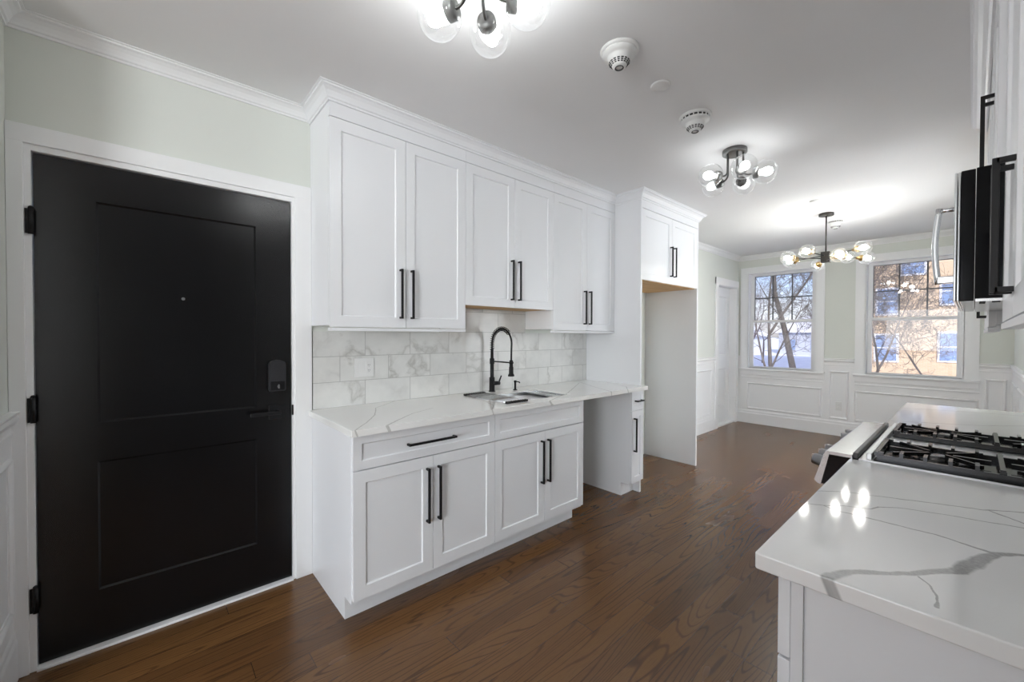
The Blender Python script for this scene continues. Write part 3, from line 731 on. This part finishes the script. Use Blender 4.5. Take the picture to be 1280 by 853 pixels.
# spring coil around the first three quarters of the arc
def along(path, s_):
    P = [Vector(p) for p in path]; tot = 0
    for a, c in zip(P[:-1], P[1:]):
        l_ = (c-a).length
        if tot+l_ >= s_: return a+(c-a)*((s_-tot)/l_), (c-a).normalized()
        tot += l_
    return P[-1], (P[-1]-P[-2]).normalized()
coil = []; turns = 20; Ltot = .31
for k in range(turns*12+1):
    p, d_ = along(arc, Ltot*k/(turns*12)); a = 2*math.pi*k/12; n_ = Vector((0, 1, 0)); bn = d_.cross(n_)
    coil.append(p+(n_*math.cos(a)+bn*math.sin(a))*.0150)
b = MB(); b.tube(coil, .0026, 5); b.build('spring', M['black'], t)
hx = fx+2*R_-.004
b = MB(); b.lathe([(.009, .245), (.013, .24), (.013, .20), (.0155, .195), (.0165, .150), (.019, .146), (.023, .139), (.023, .130), (0, .130)][::-1], (hx, fy, fz)); b.build('spray_head', M['black'], t)
b = MB(); b.tube([(fx, fy, fz+.226), (hx-.006, fy, fz+.226)], .005, 10); b.lathe([(.017, -.006), (.017, .006)], (hx, fy, fz+.226)); b.build('holder_arm', M['black'], t)
b = MB(); b.tube([(fx+.01, fy, fz+.062), (fx+.022, fy+.055, fz+.062)], .0155, 14); b.tube([(fx+.021, fy+.048, fz+.066), (fx+.03, fy+.066, fz+.118)], [.007, .005], 10); b.build('lever', M['black'], t)
t = thing('soap_dispenser', (-2.343, 2.116, .9146), 'small black soap dispenser pump to the right of the faucet', 'soap dispenser')
b = MB(); b.lathe([(.017, 0), (.017, .004), (.0085, .007), (.0085, .055), (.011, .058), (.011, .072), (0, .074)], (-2.343, 2.116, .9146)); b.build('pump', M['black'], t)
b = MB(); b.tube([(-2.343, 2.116, .980), (-2.300, 2.120, .978), (-2.296, 2.120, .970)], .0045, 8); b.build('nozzle', M['black'], t)

# ------------------------------------------------------------------ right side: base run, range, microwave, wall cabinets
RC = -.278; RB = -.225                   # countertop front, cabinet box front
def right_base(y0, y1, label, near_panel=False):
    t = thing('base_cabinet', ((XR+RB)/2, (y0+y1)/2, 0), label, 'cabinet')
    b = MB(); b.box(RB, XR-.001, y0+.020, y1-.0005, .108, .882); b.box(RB+.08, XR-.001, y0+.020, y1-.0005, 0, .108); b.build('body', M['white'], t)
    m_ = (y0+y1)/2
    dr = shaker(t, 'drawer', RB, -1, y0+.004, y1, .719, .880, st=.04); bar_handle(dr, RB-.020, -1, m_, .797, .276, False)
    for a, c, hy in ((y0+.004, m_, m_-.033), (m_, y1, m_+.033)):
        d = shaker(t, 'cabinet_door', RB, -1, a, c, .124, .716); bar_handle(d, RB-.020, -1, hy, .521, .276)
    return t
RY0, RY1, RY2, RY3 = .903, 1.800, 2.568, 3.585
t = right_base(RY0, RY1, 'white base cabinet nearest the camera, under the right countertop')
b = MB(); b.slab((0, RY0+.020, 0), (1, 0, 0), (0, 0, 1), (0, -1, 0), RB+.003, XR-.001, 0, .8825, .018, panels=((RB+.03, XR-.03, .12, .95*.8825+.1),) if False else ()); b.box(RB+.003, RB+.022, RY0-.003, RY0+.003, 0, .8825); b.build('end_panel', M['white'], t)
right_base(RY2, RY3, 'white base cabinet beyond the range')
def slab_top(y0, y1, m, label, bev=.004, r0=.0):
    b = MB(); z0, z1 = .8828, .9145
    pts = []
    def corner(cx, cy, a0):
        for k in range(6):
            a = a0+math.pi/2*k/5; pts.append((cx+r0*math.cos(a), cy+r0*math.sin(a)))
    if r0 > 0: corner(RC+r0, y0+r0, math.pi)
    else: pts.append((RC, y0))
    pts += [(XR-.001, y0), (XR-.001, y1), (RC, y1)]
    b.prism(pts, 'z', z0, z1); o = b.build('countertop', m)
    bv = o.modifiers.new('bevel', 'BEVEL'); bv.width = bev; bv.segments = 3; bv.limit_method = 'ANGLE'; bv.angle_limit = math.radians(50)
    return tag(o, label, 'countertop')
slab_top(.879, 1.801, M['quartz_near'], 'white quartz countertop with a bold grey vein, nearest the camera', .003, .006)
slab_top(2.566, 3.61, M['quartz_far'], 'white quartz countertop beyond the range', .003, .01)

# gas range
G0, G1 = 1.804, 2.563; GM = (G0+G1)/2
t = thing('gas_range', (.02, GM, 0), 'stainless steel gas range with black cast iron grates', 'range')
b = MB(); b.box(-.275, XR-.005, G0, G1, .06, .885, .002)
for yy in (G0+.05, G1-.05):
    for xx in (-.22, .32): b.tube([(xx, yy, 0), (xx, yy, .06)], .018, 10)
b.build('body', M['dark_grey'], t)
b = MB(); b.prism([(-.348, .922), (-.340, .927), (-.272, .927), (-.272, .805), (-.368, .805), (-.378, .815)], 'y', G0-.001, G1+.001); b.build('control_panel', M['steel'], t)
for ya in (G0-.0022, G1+.001):
    b = MB(); b.prism([(-.335, .916), (-.275, .916), (-.275, .807), (-.358, .807)], 'y', ya, ya+.0012); b.build('end_cap', M['gloss_black'], t)
b = MB(); b.box(-.271, -.256, G0+.004, G1-.004, .915, .935, .003); b.build('vent_trim', M['dark_grey'], t)
b = MB(); b.box(-.255, XR-.006, G0-.001, G1+.001, .902, .919, .002); b.box(-.236, -.222, G0+.01, G1-.01, .918, .940, .002); b.build('cooktop', M['steel_top'], t)
b = MB(); b.box(-.318, -.277, G0+.004, G1-.004, .24, .800, .004); od = b.build('oven_door', M['steel'], t)
b = MB(); b.box(-.321, -.316, G0+.09, G1-.09, .34, .66, .002); b.build('oven_window', M['gloss_black'], od)
b = MB(); b.tube([(-.365, G0+.05, .755), (-.365, G1-.05, .755)], .011, 14)
for yy in (G0+.09, G1-.09): b.tube([(-.318, yy, .755), (-.365, yy, .755)], .009, 10)
b.build('oven_handle', M['chrome'], od)
b = MB(); b.box(-.318, -.277, G0+.004, G1-.004, .075, .232, .004); b.build('storage_drawer', M['steel'], t)
for k, yy in enumerate((G0+.075, G0+.175, G0+.275, GM+.20, GM+.30)):
    c = Vector((-.366, yy, .868)); ax = Vector((-1, 0, .20)).normalized()
    b = MB(); b.lathe([(.026, 0), (.026, .006), (.021, .008), (.0195, .030), (.017, .034), (0, .034)], c, ax, 20)
    kb = b.build('knob', M['knob'], t)
    b = MB(); p = c+ax*.030; b.box(p.x-.006, p.x+.002, yy-.003, yy+.003, p.z-.016, p.z+.016, .001); b.build('grip', M['chrome'], kb)
def grate(y0, y1):
    b = MB(); X0, X1 = -.212, .335; zt = .946; w = .0055; n = 'z'
    def bar(xa, ya, xb, yb, zt_=zt, h=.015, w_=w):
        d_ = Vector((xb-xa, yb-ya, 0)); nn = Vector((-d_.y, d_.x, 0)).normalized()*w_
        A_ = [Vector((xa, ya, 0))+nn, Vector((xa, ya, 0))-nn, Vector((xb, yb, 0))-nn, Vector((xb, yb, 0))+nn]
        b.prism([(q.x, q.y) for q in A_], 'z', zt_-h, zt_)
    for yy in (y0, y1): bar(X0, yy, X1, yy, zt-.008, .018)
    for xx in (X0, X1): bar(xx, y0, xx, y1)
    xm = (X0+X1)/2; bar(xm, y0, xm, y1, zt+.004); ym = (y0+y1)/2
    for a, c in ((X0, xm), (xm, X1)):
        m_ = (a+c)/2; dx = (c-a)
        for f in (.22, .42, .62, .82):
            xx = a+dx*f
            for yy, s_ in ((y0, 1), (y1, -1)):
                bar(xx, yy-s_*.004, xx, yy+s_*.045, zt+.006, .026, .0045)
        bar(a+.02, ym, m_-.035, ym); bar(m_+.035, ym, c-.02, ym)
        for sx in (-1, 1):
            for sy in (-1, 1): bar(m_+sx*.02, ym+sy*.016, m_+sx*(dx*.36), ym+sy*(.5*(y1-y0)-.03), zt+.002, .012, .0035)
    for xx in (X0+.01, X1-.01, xm):
        for yy in (y0+.005, y1-.005): b.box(xx-.007, xx+.007, yy-.007, yy+.007, .9185, zt)
    return b.build('grate', M['iron'], t)
def burner(x_, y_, r):
    b = MB(); b.lathe([(r+.014, 0), (r+.012, .006), (r, .008), (r, .014), (r-.003, .018), (0, .019)], (x_, y_, .9188), seg=24); b.build('burner_cap', M['iron'], t)
for (a, c) in ((G0+.030, G0+.292), (G1-.260, G1-.030)):
    grate(a, c); burner(-.075, (a+c)/2, .036); burner(.198, (a+c)/2, .030)
for (a, c) in ((G0+.002, G0+.300), (G1-.268, G1-.004)):
    b = MB(); b.box(-.218, .345, a, c, .9188, .9215, .001); b.build('burner_pan', M['gloss_black'], t)

# microwave
t = thing('microwave', (.16, GM, 1.437), 'black over the range microwave with chrome handle', 'microwave')
b = MB(); b.box(.0, XR-.002, G0, G1, 1.445, 1.826, .002); b.build('body', M['gloss_black'], t)
b = MB(); b.box(.002, XR-.01, G0+.006, G1-.006, 1.437, 1.4455)
un = b.build('underside_panel', M['steel'], t)
b = MB()
for yy in (G0+.10, G1-.22):
    b = MB(); b.box(.12, .28, yy, yy+.12, 1.4350, 1.4372); b.build('vent_grille', M['slot'], un)
for (xa, xb, ya, yb) in ((.010, .022, G0+.02, G0+.11), (.034, .050, G0+.02, G0+.05)):
    b = MB(); b.box(xa, xb, ya, yb, 1.4350, 1.4372); b.build('vent_slot', M['slot'], un)


b = MB(); b.box(-.030, -.001, G0, G1, 1.439, 1.824, .002); dd = b.build('microwave_door', M['gloss_black'], t)
b = MB(); b.box(-.036, -.0305, G0+.0, G1, 1.440, 1.822, .002); b.box(-.043, -.037, G0+.0, G1, 1.440, 1.822, .002); b.build('door_trim', M['chrome'], dd)
b = MB(); b.box(-.0445, -.0432, G0+.26, G1-.06, 1.50, 1.77); b.build('door_window', M['gloss_black'], dd)
b = MB(); pts = []
for k in range(13):
    s_ = k/12; z = 1.765-.255*s_; pts.append((-.082-.009*math.sin(math.pi*s_), 2.005, z))
b.tube(pts, .0085, 12); b.tube([(-.043, 2.005, 1.757), (-.084, 2.005, 1.757)], .007, 10); b.box(-.086, -.043, 1.993, 2.017, 1.512, 1.536, .003); b.build('handle', M['chrome'], dd)

# right wall cabinets (faces towards -X)
RU = .060                                 # box front; door front at .040
def right_wall_cab(y0, y1, z0, label, rail=True, RU=.060):
    t = thing('wall_cabinet', ((XR+RU)/2, (y0+y1)/2, z0), label, 'cabinet'); m_ = (y0+y1)/2
    b = MB(); b.box(RU, XR-.001, y0+.0005, y1-.0005, z0+.010, 2.512); b.build('body', M['white'], t)
    b = MB(); b.box(RU-.020, RU, y0+.0005, y1-.0005, 2.428, 2.512); b.build('frieze_board', M['white'], t)
    if rail: b = MB(); b.box(RU-.022, RU+.012, y0+.0005, y1-.0005, z0-.017, z0-.001, .001); b.build('light_rail', M['white'], t)
    for a, c, hy in ((y0, m_, m_-.034), (m_, y1, m_+.034)):
        d = shaker(t, 'cabinet_door', RU, -1, a, c, z0+.002, 2.426); bar_handle(d, RU-.020, -1, hy, z0+.192, .276)
    return t
right_wall_cab(.888, 1.802, 1.372, 'white wall cabinet at the right edge with the large black handle', RU=.073)
right_wall_cab(1.803, 2.565, 1.829, 'short white wall cabinet above the microwave', rail=False, RU=.058)
right_wall_cab(2.566, 3.58, 1.372, 'white wall cabinet beyond the microwave')
b = MB(); b.sweep([(XR, .888), (RU-.022, .888), (RU-.022, 3.58), (XR, 3.58)], crown_prof(.062, .066))
tag(b.build('crown_moulding', M['white']), 'white crown moulding above the right wall cabinets', 'moulding')
b = MB(); b.box(XR-.010, XR-.0005, .905, 1.800, .9150, 1.370); b.box(XR-.0105, XR-.0005, 1.8005, 2.566, .930, 1.436); b.box(XR-.010, XR-.0005, 2.5665, 3.60, .9150, 1.370)
tag(b.build('tile_backsplash', M['tile_r']), 'marble subway tile backsplash behind the range', 'backsplash')

# ------------------------------------------------------------------ ceiling fixtures
def globe_light(cx, cy, angles, R_, zg, label, bulb_m):
    t = thing('ceiling_light', (cx, cy, ZC), label, 'ceiling light', 'globe cluster ceiling lights')
    b = MB(); b.lathe([(0, -.0005), (.072, -.0005), (.074, -.004), (.074, -.026), (.070, -.030), (0, -.031)], (cx, cy, ZC), seg=40); b.build('canopy', M['graphite'], t)
    for a in angles:
        a = math.radians(a); d_ = Vector((math.cos(a), math.sin(a), 0)); c0 = Vector((cx, cy, 0))+d_*.050
        g_ = Vector((cx, cy, zg))+d_*R_
        e = g_-d_*.062; pts = [Vector((c0.x, c0.y, ZC-.03)), Vector((c0.x, c0.y, zg+.035))]
        for k in range(1, 9):
            q = k/8*math.pi/2; rr = .035; pts.append(Vector((c0.x, c0.y, zg+.035))+d_*(rr*(1-math.cos(q)))-Vector((0, 0, rr*math.sin(q))))
        if (e-pts[-1]).dot(d_) > .002: pts.append(e)
        b = MB(); b.tube(pts, .0058, 10); ar = b.build('arm', M['graphite'], t)
        b = MB(); b.lathe([(0, -.068), (.030, -.066), (.032, -.060), (.032, -.036), (.029, -.034), (0, -.034)], g_, d_, 24); b.build('socket_cup', M['graphite'], ar)
        b = MB(); prof = [(.0745*math.sin(math.radians(x_)), -.0745*math.cos(math.radians(x_))) for x_ in range(26, 181, 7)]; prof[-1] = (0, .0745)
        b.lathe(prof, g_, d_, 32); f0 = [f for f in b.bm.faces if len(f.verts) > 4]; bmesh.ops.delete(b.bm, geom=f0, context='FACES_ONLY'); gl = b.build('globe', M['globe'], t)
        b = MB(); b.lathe([(0, -.033), (.013, -.031), (.017, -.016), (.026, .004), (.027, .022), (.019, .040), (0, .048)], g_, d_, 16); b.build('bulb', bulb_m, gl)
    return t
globe_light(-1.045, .785, (-16, 56, 128, 200, 272), .155, 2.395, 'globe ceiling light nearest the camera, cut off by the top of the photo', M['bulb_n'])
globe_light(-1.062, 2.905, (16, 90, 160, 236, 308), .170, 2.385, 'dark metal ceiling light with clear globes in the middle of the ceiling', M['bulb'])

t = thing('chandelier', (-.995, 5.093, 2.077), 'black and brass branching chandelier with clear globes in the dining area', 'chandelier')
cx, cy = -.995, 5.093
b = MB(); b.lathe([(0, -.0005), (.062, -.0005), (.063, -.022), (.058, -.026), (0, -.027)], (cx, cy, ZC), seg=32); b.build('canopy', M['bronze'], t)
b = MB(); b.tube([(cx, cy, ZC-.02), (cx, cy, 2.175)], .0065, 12); b.build('rod', M['bronze'], t)
b = MB(); b.box(cx-.036, cx+.036, cy-.036, cy+.036, 2.077, 2.180, .003); b.build('hub', M['bronze'], t)
for (dx, dy, dz) in ((-.352,.191,.022),(-.239,-.321,-.019),(-.066,-.395,.012),(-.144,.373,-.023),(.164,-.365,-.052),(.318,-.243,.009),(.272,.293,-.010),(.109,.385,.034)):
    hub = Vector((cx, cy, 2.13+dz*.8)); g_ = Vector((cx+dx, cy+dy, 2.13+dz)); d_ = (g_-hub).normalized()
    b = MB(); b.tube([hub+d_*.03, g_-d_*.095], .0045, 8); ar = b.build('arm', M['bronze'], t)
    b = MB(); b.lathe([(0, -.100), (.014, -.098), (.016, -.070), (.030, -.058), (.031, -.052), (.012, -.050), (.012, -.036), (0, -.036)], g_, d_, 16); b.build('brass_socket', M['brass'], ar)
    b = MB(); prof = [(.066*math.sin(math.radians(x_)), -.066*math.cos(math.radians(x_))) for x_ in range(24, 181, 8)]; prof[-1] = (0, .066)
    b.lathe([(r, h*(1.12 if h > 0 else .92)) for r, h in prof], g_, d_, 28); f0 = [f for f in b.bm.faces if len(f.verts) > 4]; bmesh.ops.delete(b.bm, geom=f0, context='FACES_ONLY'); gl = b.build('globe', M['globe'], t)
    b = MB(); b.lathe([(0, -.036), (.012, -.034), (.016, -.018), (.025, .004), (.025, .020), (.016, .036), (0, .042)], g_, d_, 16); b.build('bulb', M['bulb_d'], gl)

# smoke detectors and ceiling discs
def detector(cx, cy, label, plate, slotted=False, r=.05):
    t = thing('smoke_detector', (cx, cy, ZC), label, 'smoke detector')
    b = MB(); b.lathe([(0, -.0005), (plate, -.0005), (plate, -.005), (plate-.006, -.012), (0, -.012)], (cx, cy, ZC), seg=40); b.build('mounting_plate', M['plastic'], t)
    if slotted:
        b = MB(); b.lathe([(0, -.012), (plate-.012, -.012), (plate-.012, -.024), (0, -.024)], (cx, cy, ZC), seg=40); b.build('vent_gap', M['slot'], t)
        b = MB()
        for k in range(20):
            a = 2*math.pi*k/20; b.tube([(cx+(plate-.011)*math.cos(a), cy+(plate-.011)*math.sin(a), ZC-.012), (cx+(plate-.011)*math.cos(a), cy+(plate-.011)*math.sin(a), ZC-.024)], .0035, 6)
        b.build('vent_ribs', M['plastic'], t); zt = -.024
    else: zt = -.012
    b = MB(); b.lathe([(0, zt), (plate-.008, zt), (plate-.010, zt-.008), (r+.006, zt-.014), (r, zt-.020), (r*.93, zt-.036), (r*.62, zt-.054), (r*.58, zt-.060), (0, zt-.061)], (cx, cy, ZC), seg=40); hd = b.build('sensor_head', M['plastic'], t)
    b = MB()
    for row, (f, dz) in enumerate(((.90, -.040), (.80, -.045), (.71, -.050))):
        for k in range(16):
            a0 = 2*math.pi*k/16; a1 = a0+2*math.pi/16*.62; r_ = r*f+.0012
            q = [(cx+r_*math.cos(a0), cy+r_*math.sin(a0)), (cx+r_*math.cos(a1), cy+r_*math.sin(a1)), (cx+(r_-.004)*math.cos(a1), cy+(r_-.004)*math.sin(a1)), (cx+(r_-.004)*math.cos(a0), cy+(r_-.004)*math.sin(a0))]
            b.prism(q, 'z', ZC+zt+dz-.0017, ZC+zt+dz+.0013)
    b.build('vent_slots', M['slot'], hd)
    b = MB(); b.lathe([(r*.38, zt-.0605), (r*.40, zt-.0635), (r*.33, zt-.0635), (r*.33, zt-.0605)], (cx, cy, ZC), seg=24); b.build('test_ring', M['gap'], hd)
    return t
detector(-1.030, 1.530, 'white smoke detector closest to the camera, on the kitchen ceiling', .082, False, .048)
detector(-1.050, 2.300, 'white smoke detector with dark vent slots before the middle ceiling light', .084, True, .048)
detector(-.988, 5.470, 'small white smoke detector behind the chandelier', .075, True, .045)
b = MB(); b.lathe([(0, -.0005), (.046, -.0005), (.046, -.004), (.040, -.008), (0, -.009)], (-1.036, 1.890, ZC), seg=36)
tag(b.build('ceiling_cover_plate', M['plastic']), 'round white cover plate between the two kitchen smoke detectors', 'cover plate')
b = MB(); b.lathe([(0, -.0005), (.038, -.0005), (.038, -.008), (.030, -.012), (0, -.012)], (-.975, 4.535, ZC), seg=36)
tag(b.build('ceiling_cover_plate', M['plastic']), 'round white cover plate on the ceiling before the chandelier', 'cover plate')
t = thing('outlet', (-1.272, YF-.013, .33), 'white wall outlet in the wainscot between the windows', 'outlet')
b = MB(); b.box(-1.225, -1.155, YF-.014, YF-.0085, .34, .455, .002); b.build('cover_plate', M['plastic'], t)
b = MB()
for zc in (.375, .42): b.box(-1.205, -1.175, YF-.0155, YF-.0135, zc-.014, zc+.014, .001)
b.build('socket', M['plastic'], t)

# ------------------------------------------------------------------ outside
GZ = -2.6
b = MB(); bm = b.bm; random.seed(4)
N_ = 40; grid = [[bm.verts.new((-60+120*i/N_, YF+.6+110*(j/N_)**1.5, GZ+.25*math.sin(i*1.3)*math.sin(j*.9)+ (0 if j < 12 else (j-12)*.12))) for j in range(N_+1)] for i in range(N_+1)]
for i in range(N_):
    for j in range(N_): f = bm.faces.new((grid[i][j], grid[i+1][j], grid[i+1][j+1], grid[i][j+1])); f.smooth = True
bmesh.ops.recalc_face_normals(bm, faces=bm.faces[:])
tag(b.build('snow_ground', M['snow'], origin=(0, YF+.6, GZ)), 'snow covered ground outside the windows', 'ground', kind='structure')

bl = thing('apartment_building', (3, 36, GZ), 'tan brick building seen through the right window', 'building')
b = MB(); b.box(-5.6, 14, 32, 42, GZ-.6, 11.5); b.build('wall', M['tan'], bl)
b = MB(); b.box(-5.9, 14.3, 31.7, 42.3, 11.5, 11.9); b.build('roof', M['roof'], bl)
wins = []
for zc in (.70, 3.72, 5.32-.1+3.0-1.5, ):
    pass
for (x0, x1, z0, z1) in ((-1.20, -.42, .05, 1.50), (-3.80, -2.92, -.05, 1.40), (-3.75, -2.90, 2.65, 4.05), (-2.75+.0, -1.85, 4.85, 5.75), (-2.05+.9, -.20, 3.10, 4.45), (1.4, 2.3, .05, 1.5), (1.4, 2.3, 3.1, 4.5), (4.2, 5.1, .05, 1.5), (4.2, 5.1, 3.1, 4.5)):
    b = MB(); b.box(x0-.1, x1+.1, 31.93, 32.05, z0-.1, z1+.1, .02); wf = b.build('window_frame', M['ext_white'], bl)
    b = MB(); b.box(x0, x1, 31.90, 31.94, z0, z0+(z1-z0)*.48); b.box(x0, x1, 31.90, 31.94, z0+(z1-z0)*.53, z1); b.build('pane', M['blue_glass'], wf)

def tree(x, y, H, seed, label, m, r0=.14, depth=6, lean=(0, 0), spread=.55, limit=5000, dens=.8):
    rnd = random.Random(seed); V, Fc = [], []; cnt = [0]
    def tube(pts, rs, k):
        base_ = len(V); n = len(pts)
        for i, p in enumerate(pts):
            d = (pts[min(i+1, n-1)]-pts[max(i-1, 0)]).normalized(); e1 = d.orthogonal().normalized(); e2 = d.cross(e1)
            for j in range(k): V.append(p+(e1*math.cos(6.2832*j/k)+e2*math.sin(6.2832*j/k))*rs[i])
        for i in range(n-1):
            for j in range(k): Fc.append((base_+i*k+j, base_+i*k+(j+1) % k, base_+(i+1)*k+(j+1) % k, base_+(i+1)*k+j))
    queue = [(Vector((x, y, GZ-.1)), Vector((lean[0], lean[1], 1)).normalized(), H, r0, 0)]
    while queue and cnt[0] < limit:
        p, d, ln, r, lv = queue.pop(0); cnt[0] += 1
        n = 5 if lv < 2 else 4; pts = [p]; rs = [r]; q = p.copy(); dd = d.copy(); w = .06 if lv < 2 else .13
        for k in range(n):
            dd = (dd+Vector((rnd.gauss(0, w), rnd.gauss(0, w), rnd.gauss(0, w*.5)+(.04 if lv > 0 else 0)))).normalized(); q = q+dd*ln/n; pts.append(q.copy()); rs.append(max(.004, r*(1-.5*(k+1)/n)))
        tube(pts, rs, 9 if lv < 2 else (5 if lv < 4 else 3))
        if lv >= depth: continue
        for k in range(2 if lv < 2 else rnd.choice((2, 3))):
            a = rnd.uniform(0, 6.2832); tilt = spread*rnd.uniform(.5, 1.2); e = Matrix.Rotation(a, 3, dd) @ dd.orthogonal().normalized()
            queue.append((q, (dd*math.cos(tilt)+e*math.sin(tilt)).normalized(), ln*rnd.uniform(.60, .82), rs[-1]*rnd.uniform(.7, .95), lv+1))
        if lv > 0:
            for pp, rr in list(zip(pts, rs))[1:-1]:
                if rnd.random() < dens:
                    a = rnd.uniform(0, 6.2832); e = Matrix.Rotation(a, 3, dd) @ dd.orthogonal().normalized()
                    queue.append((pp, (dd*.6+e*.9).normalized(), ln*rnd.uniform(.35, .6), rr*.42, lv+2))
    me = bpy.data.meshes.new('bare_tree'); me.from_pydata([v-Vector((x, y, GZ)) for v in V], [], Fc); me.polygons.foreach_set('use_smooth', [True]*len(Fc)); me.update()
    o = bpy.data.objects.new('bare_tree', me); COL.objects.link(o); o.location = (x, y, GZ); me.materials.append(m); ALL.append(o)
    return tag(o, label, 'tree')
tree(-3.38, 13.0, 4.1, 11, 'bare tree trunk left of centre in the left window', M['bark'], .085, 8, (-.02, 0), .5, 7000, .95)
tree(-3.02, 14.2, 5.4, 5, 'thick bare tree at the right side of the left window', M['bark'], .12, 8, (0, 0), .4, 7000, .95)
tree(-3.72, 12.2, 3.0, 8, 'leaning bare tree at the left edge of the left window', M['bark'], .06, 7, (-.10, 0), .5)
tree(-2.95, 12.9, 3.7, 21, 'thin bare tree leaning right in the left window', M['bark'], .06, 7, (.09, 0), .5)
tree(-2.5, 17.5, 3.0, 31, 'bare tree in front of the tan building at the left of the right window', M['bark'], .08, 8, (.05, 0), .75, 6000, .95)
tree(-1.5, 22.0, 2.6, 14, 'low bare tree in front of the tan building', M['bark'], .07, 8, (.06, 0), .8, 6000, .95)
for k, (x, y, s_) in enumerate(((-16, 37, 3), (-18, 44, 5), (-23, 42, 9), (-12, 37, 12), (-28, 46, 16), (-15, 49, 19))):
    tree(x, y, 3.6, 40+s_, 'bare tree standing far off beyond the snow', M['bark_far'], .13, 7, (0, 0), .7, 4000)['group'] = 'distant bare trees'
def house(x, y, w, d_, h, wall, label, base_z):
    t = thing('house', (x, y, base_z), label, 'house')
    b = MB(); b.box(x-w/2, x+w/2, y, y+d_, base_z-1, base_z+h); b.build('wall', wall, t)
    b = MB(); b.prism([(x-w/2-.4, base_z+h), (x+w/2+.4, base_z+h), (x, base_z+h+w*.33)], 'y', y-.4, y+d_+.4); b.build('roof', M['roof'], t)
    for k in range(3):
        xx = x-w/2+w*(k+.5)/3
        b = MB(); b.box(xx-.5, xx+.5, y-.06, y+.02, base_z+1.2, base_z+2.5); b.build('window', M['blue_glass'], t)
house(-24.5, 60, 9, 8, 3.2, M['ext_white'], 'white house with snowy roof far behind the trees', -1.9)
house(-13, 62, 8, 8, 3.4, M['siding'], 'grey blue house with snowy roof far behind the trees', -1.6)
t = thing('parked_car', (-8.9, 31, GZ), 'dark car parked in the snow seen through the left window', 'car')
b = MB(); b.prism([(-11.0, -2.25), (-11.0, -1.75), (-10.3, -1.6), (-9.8, -1.15), (-8.4, -1.15), (-7.8, -1.6), (-7.0, -1.7), (-6.9, -2.25)], 'y', 30.2, 31.9); b.build('body', M['car'], t)
b = MB(); b.prism([(-10.15, -1.62), (-9.72, -1.2), (-8.48, -1.2), (-7.98, -1.62)], 'y', 30.17, 31.93); b.build('side_windows', M['blue_glass'], t)
for xx in (-10.2, -7.7):
    for yy in (30.2, 31.7): b = MB(); b.tube([(xx, yy-.02, -2.25), (xx, yy+.22, -2.25)], .33, 18); b.build('wheel', M['rubber'], t)

for o in ALL:
    if '_o' in o: del o['_o']
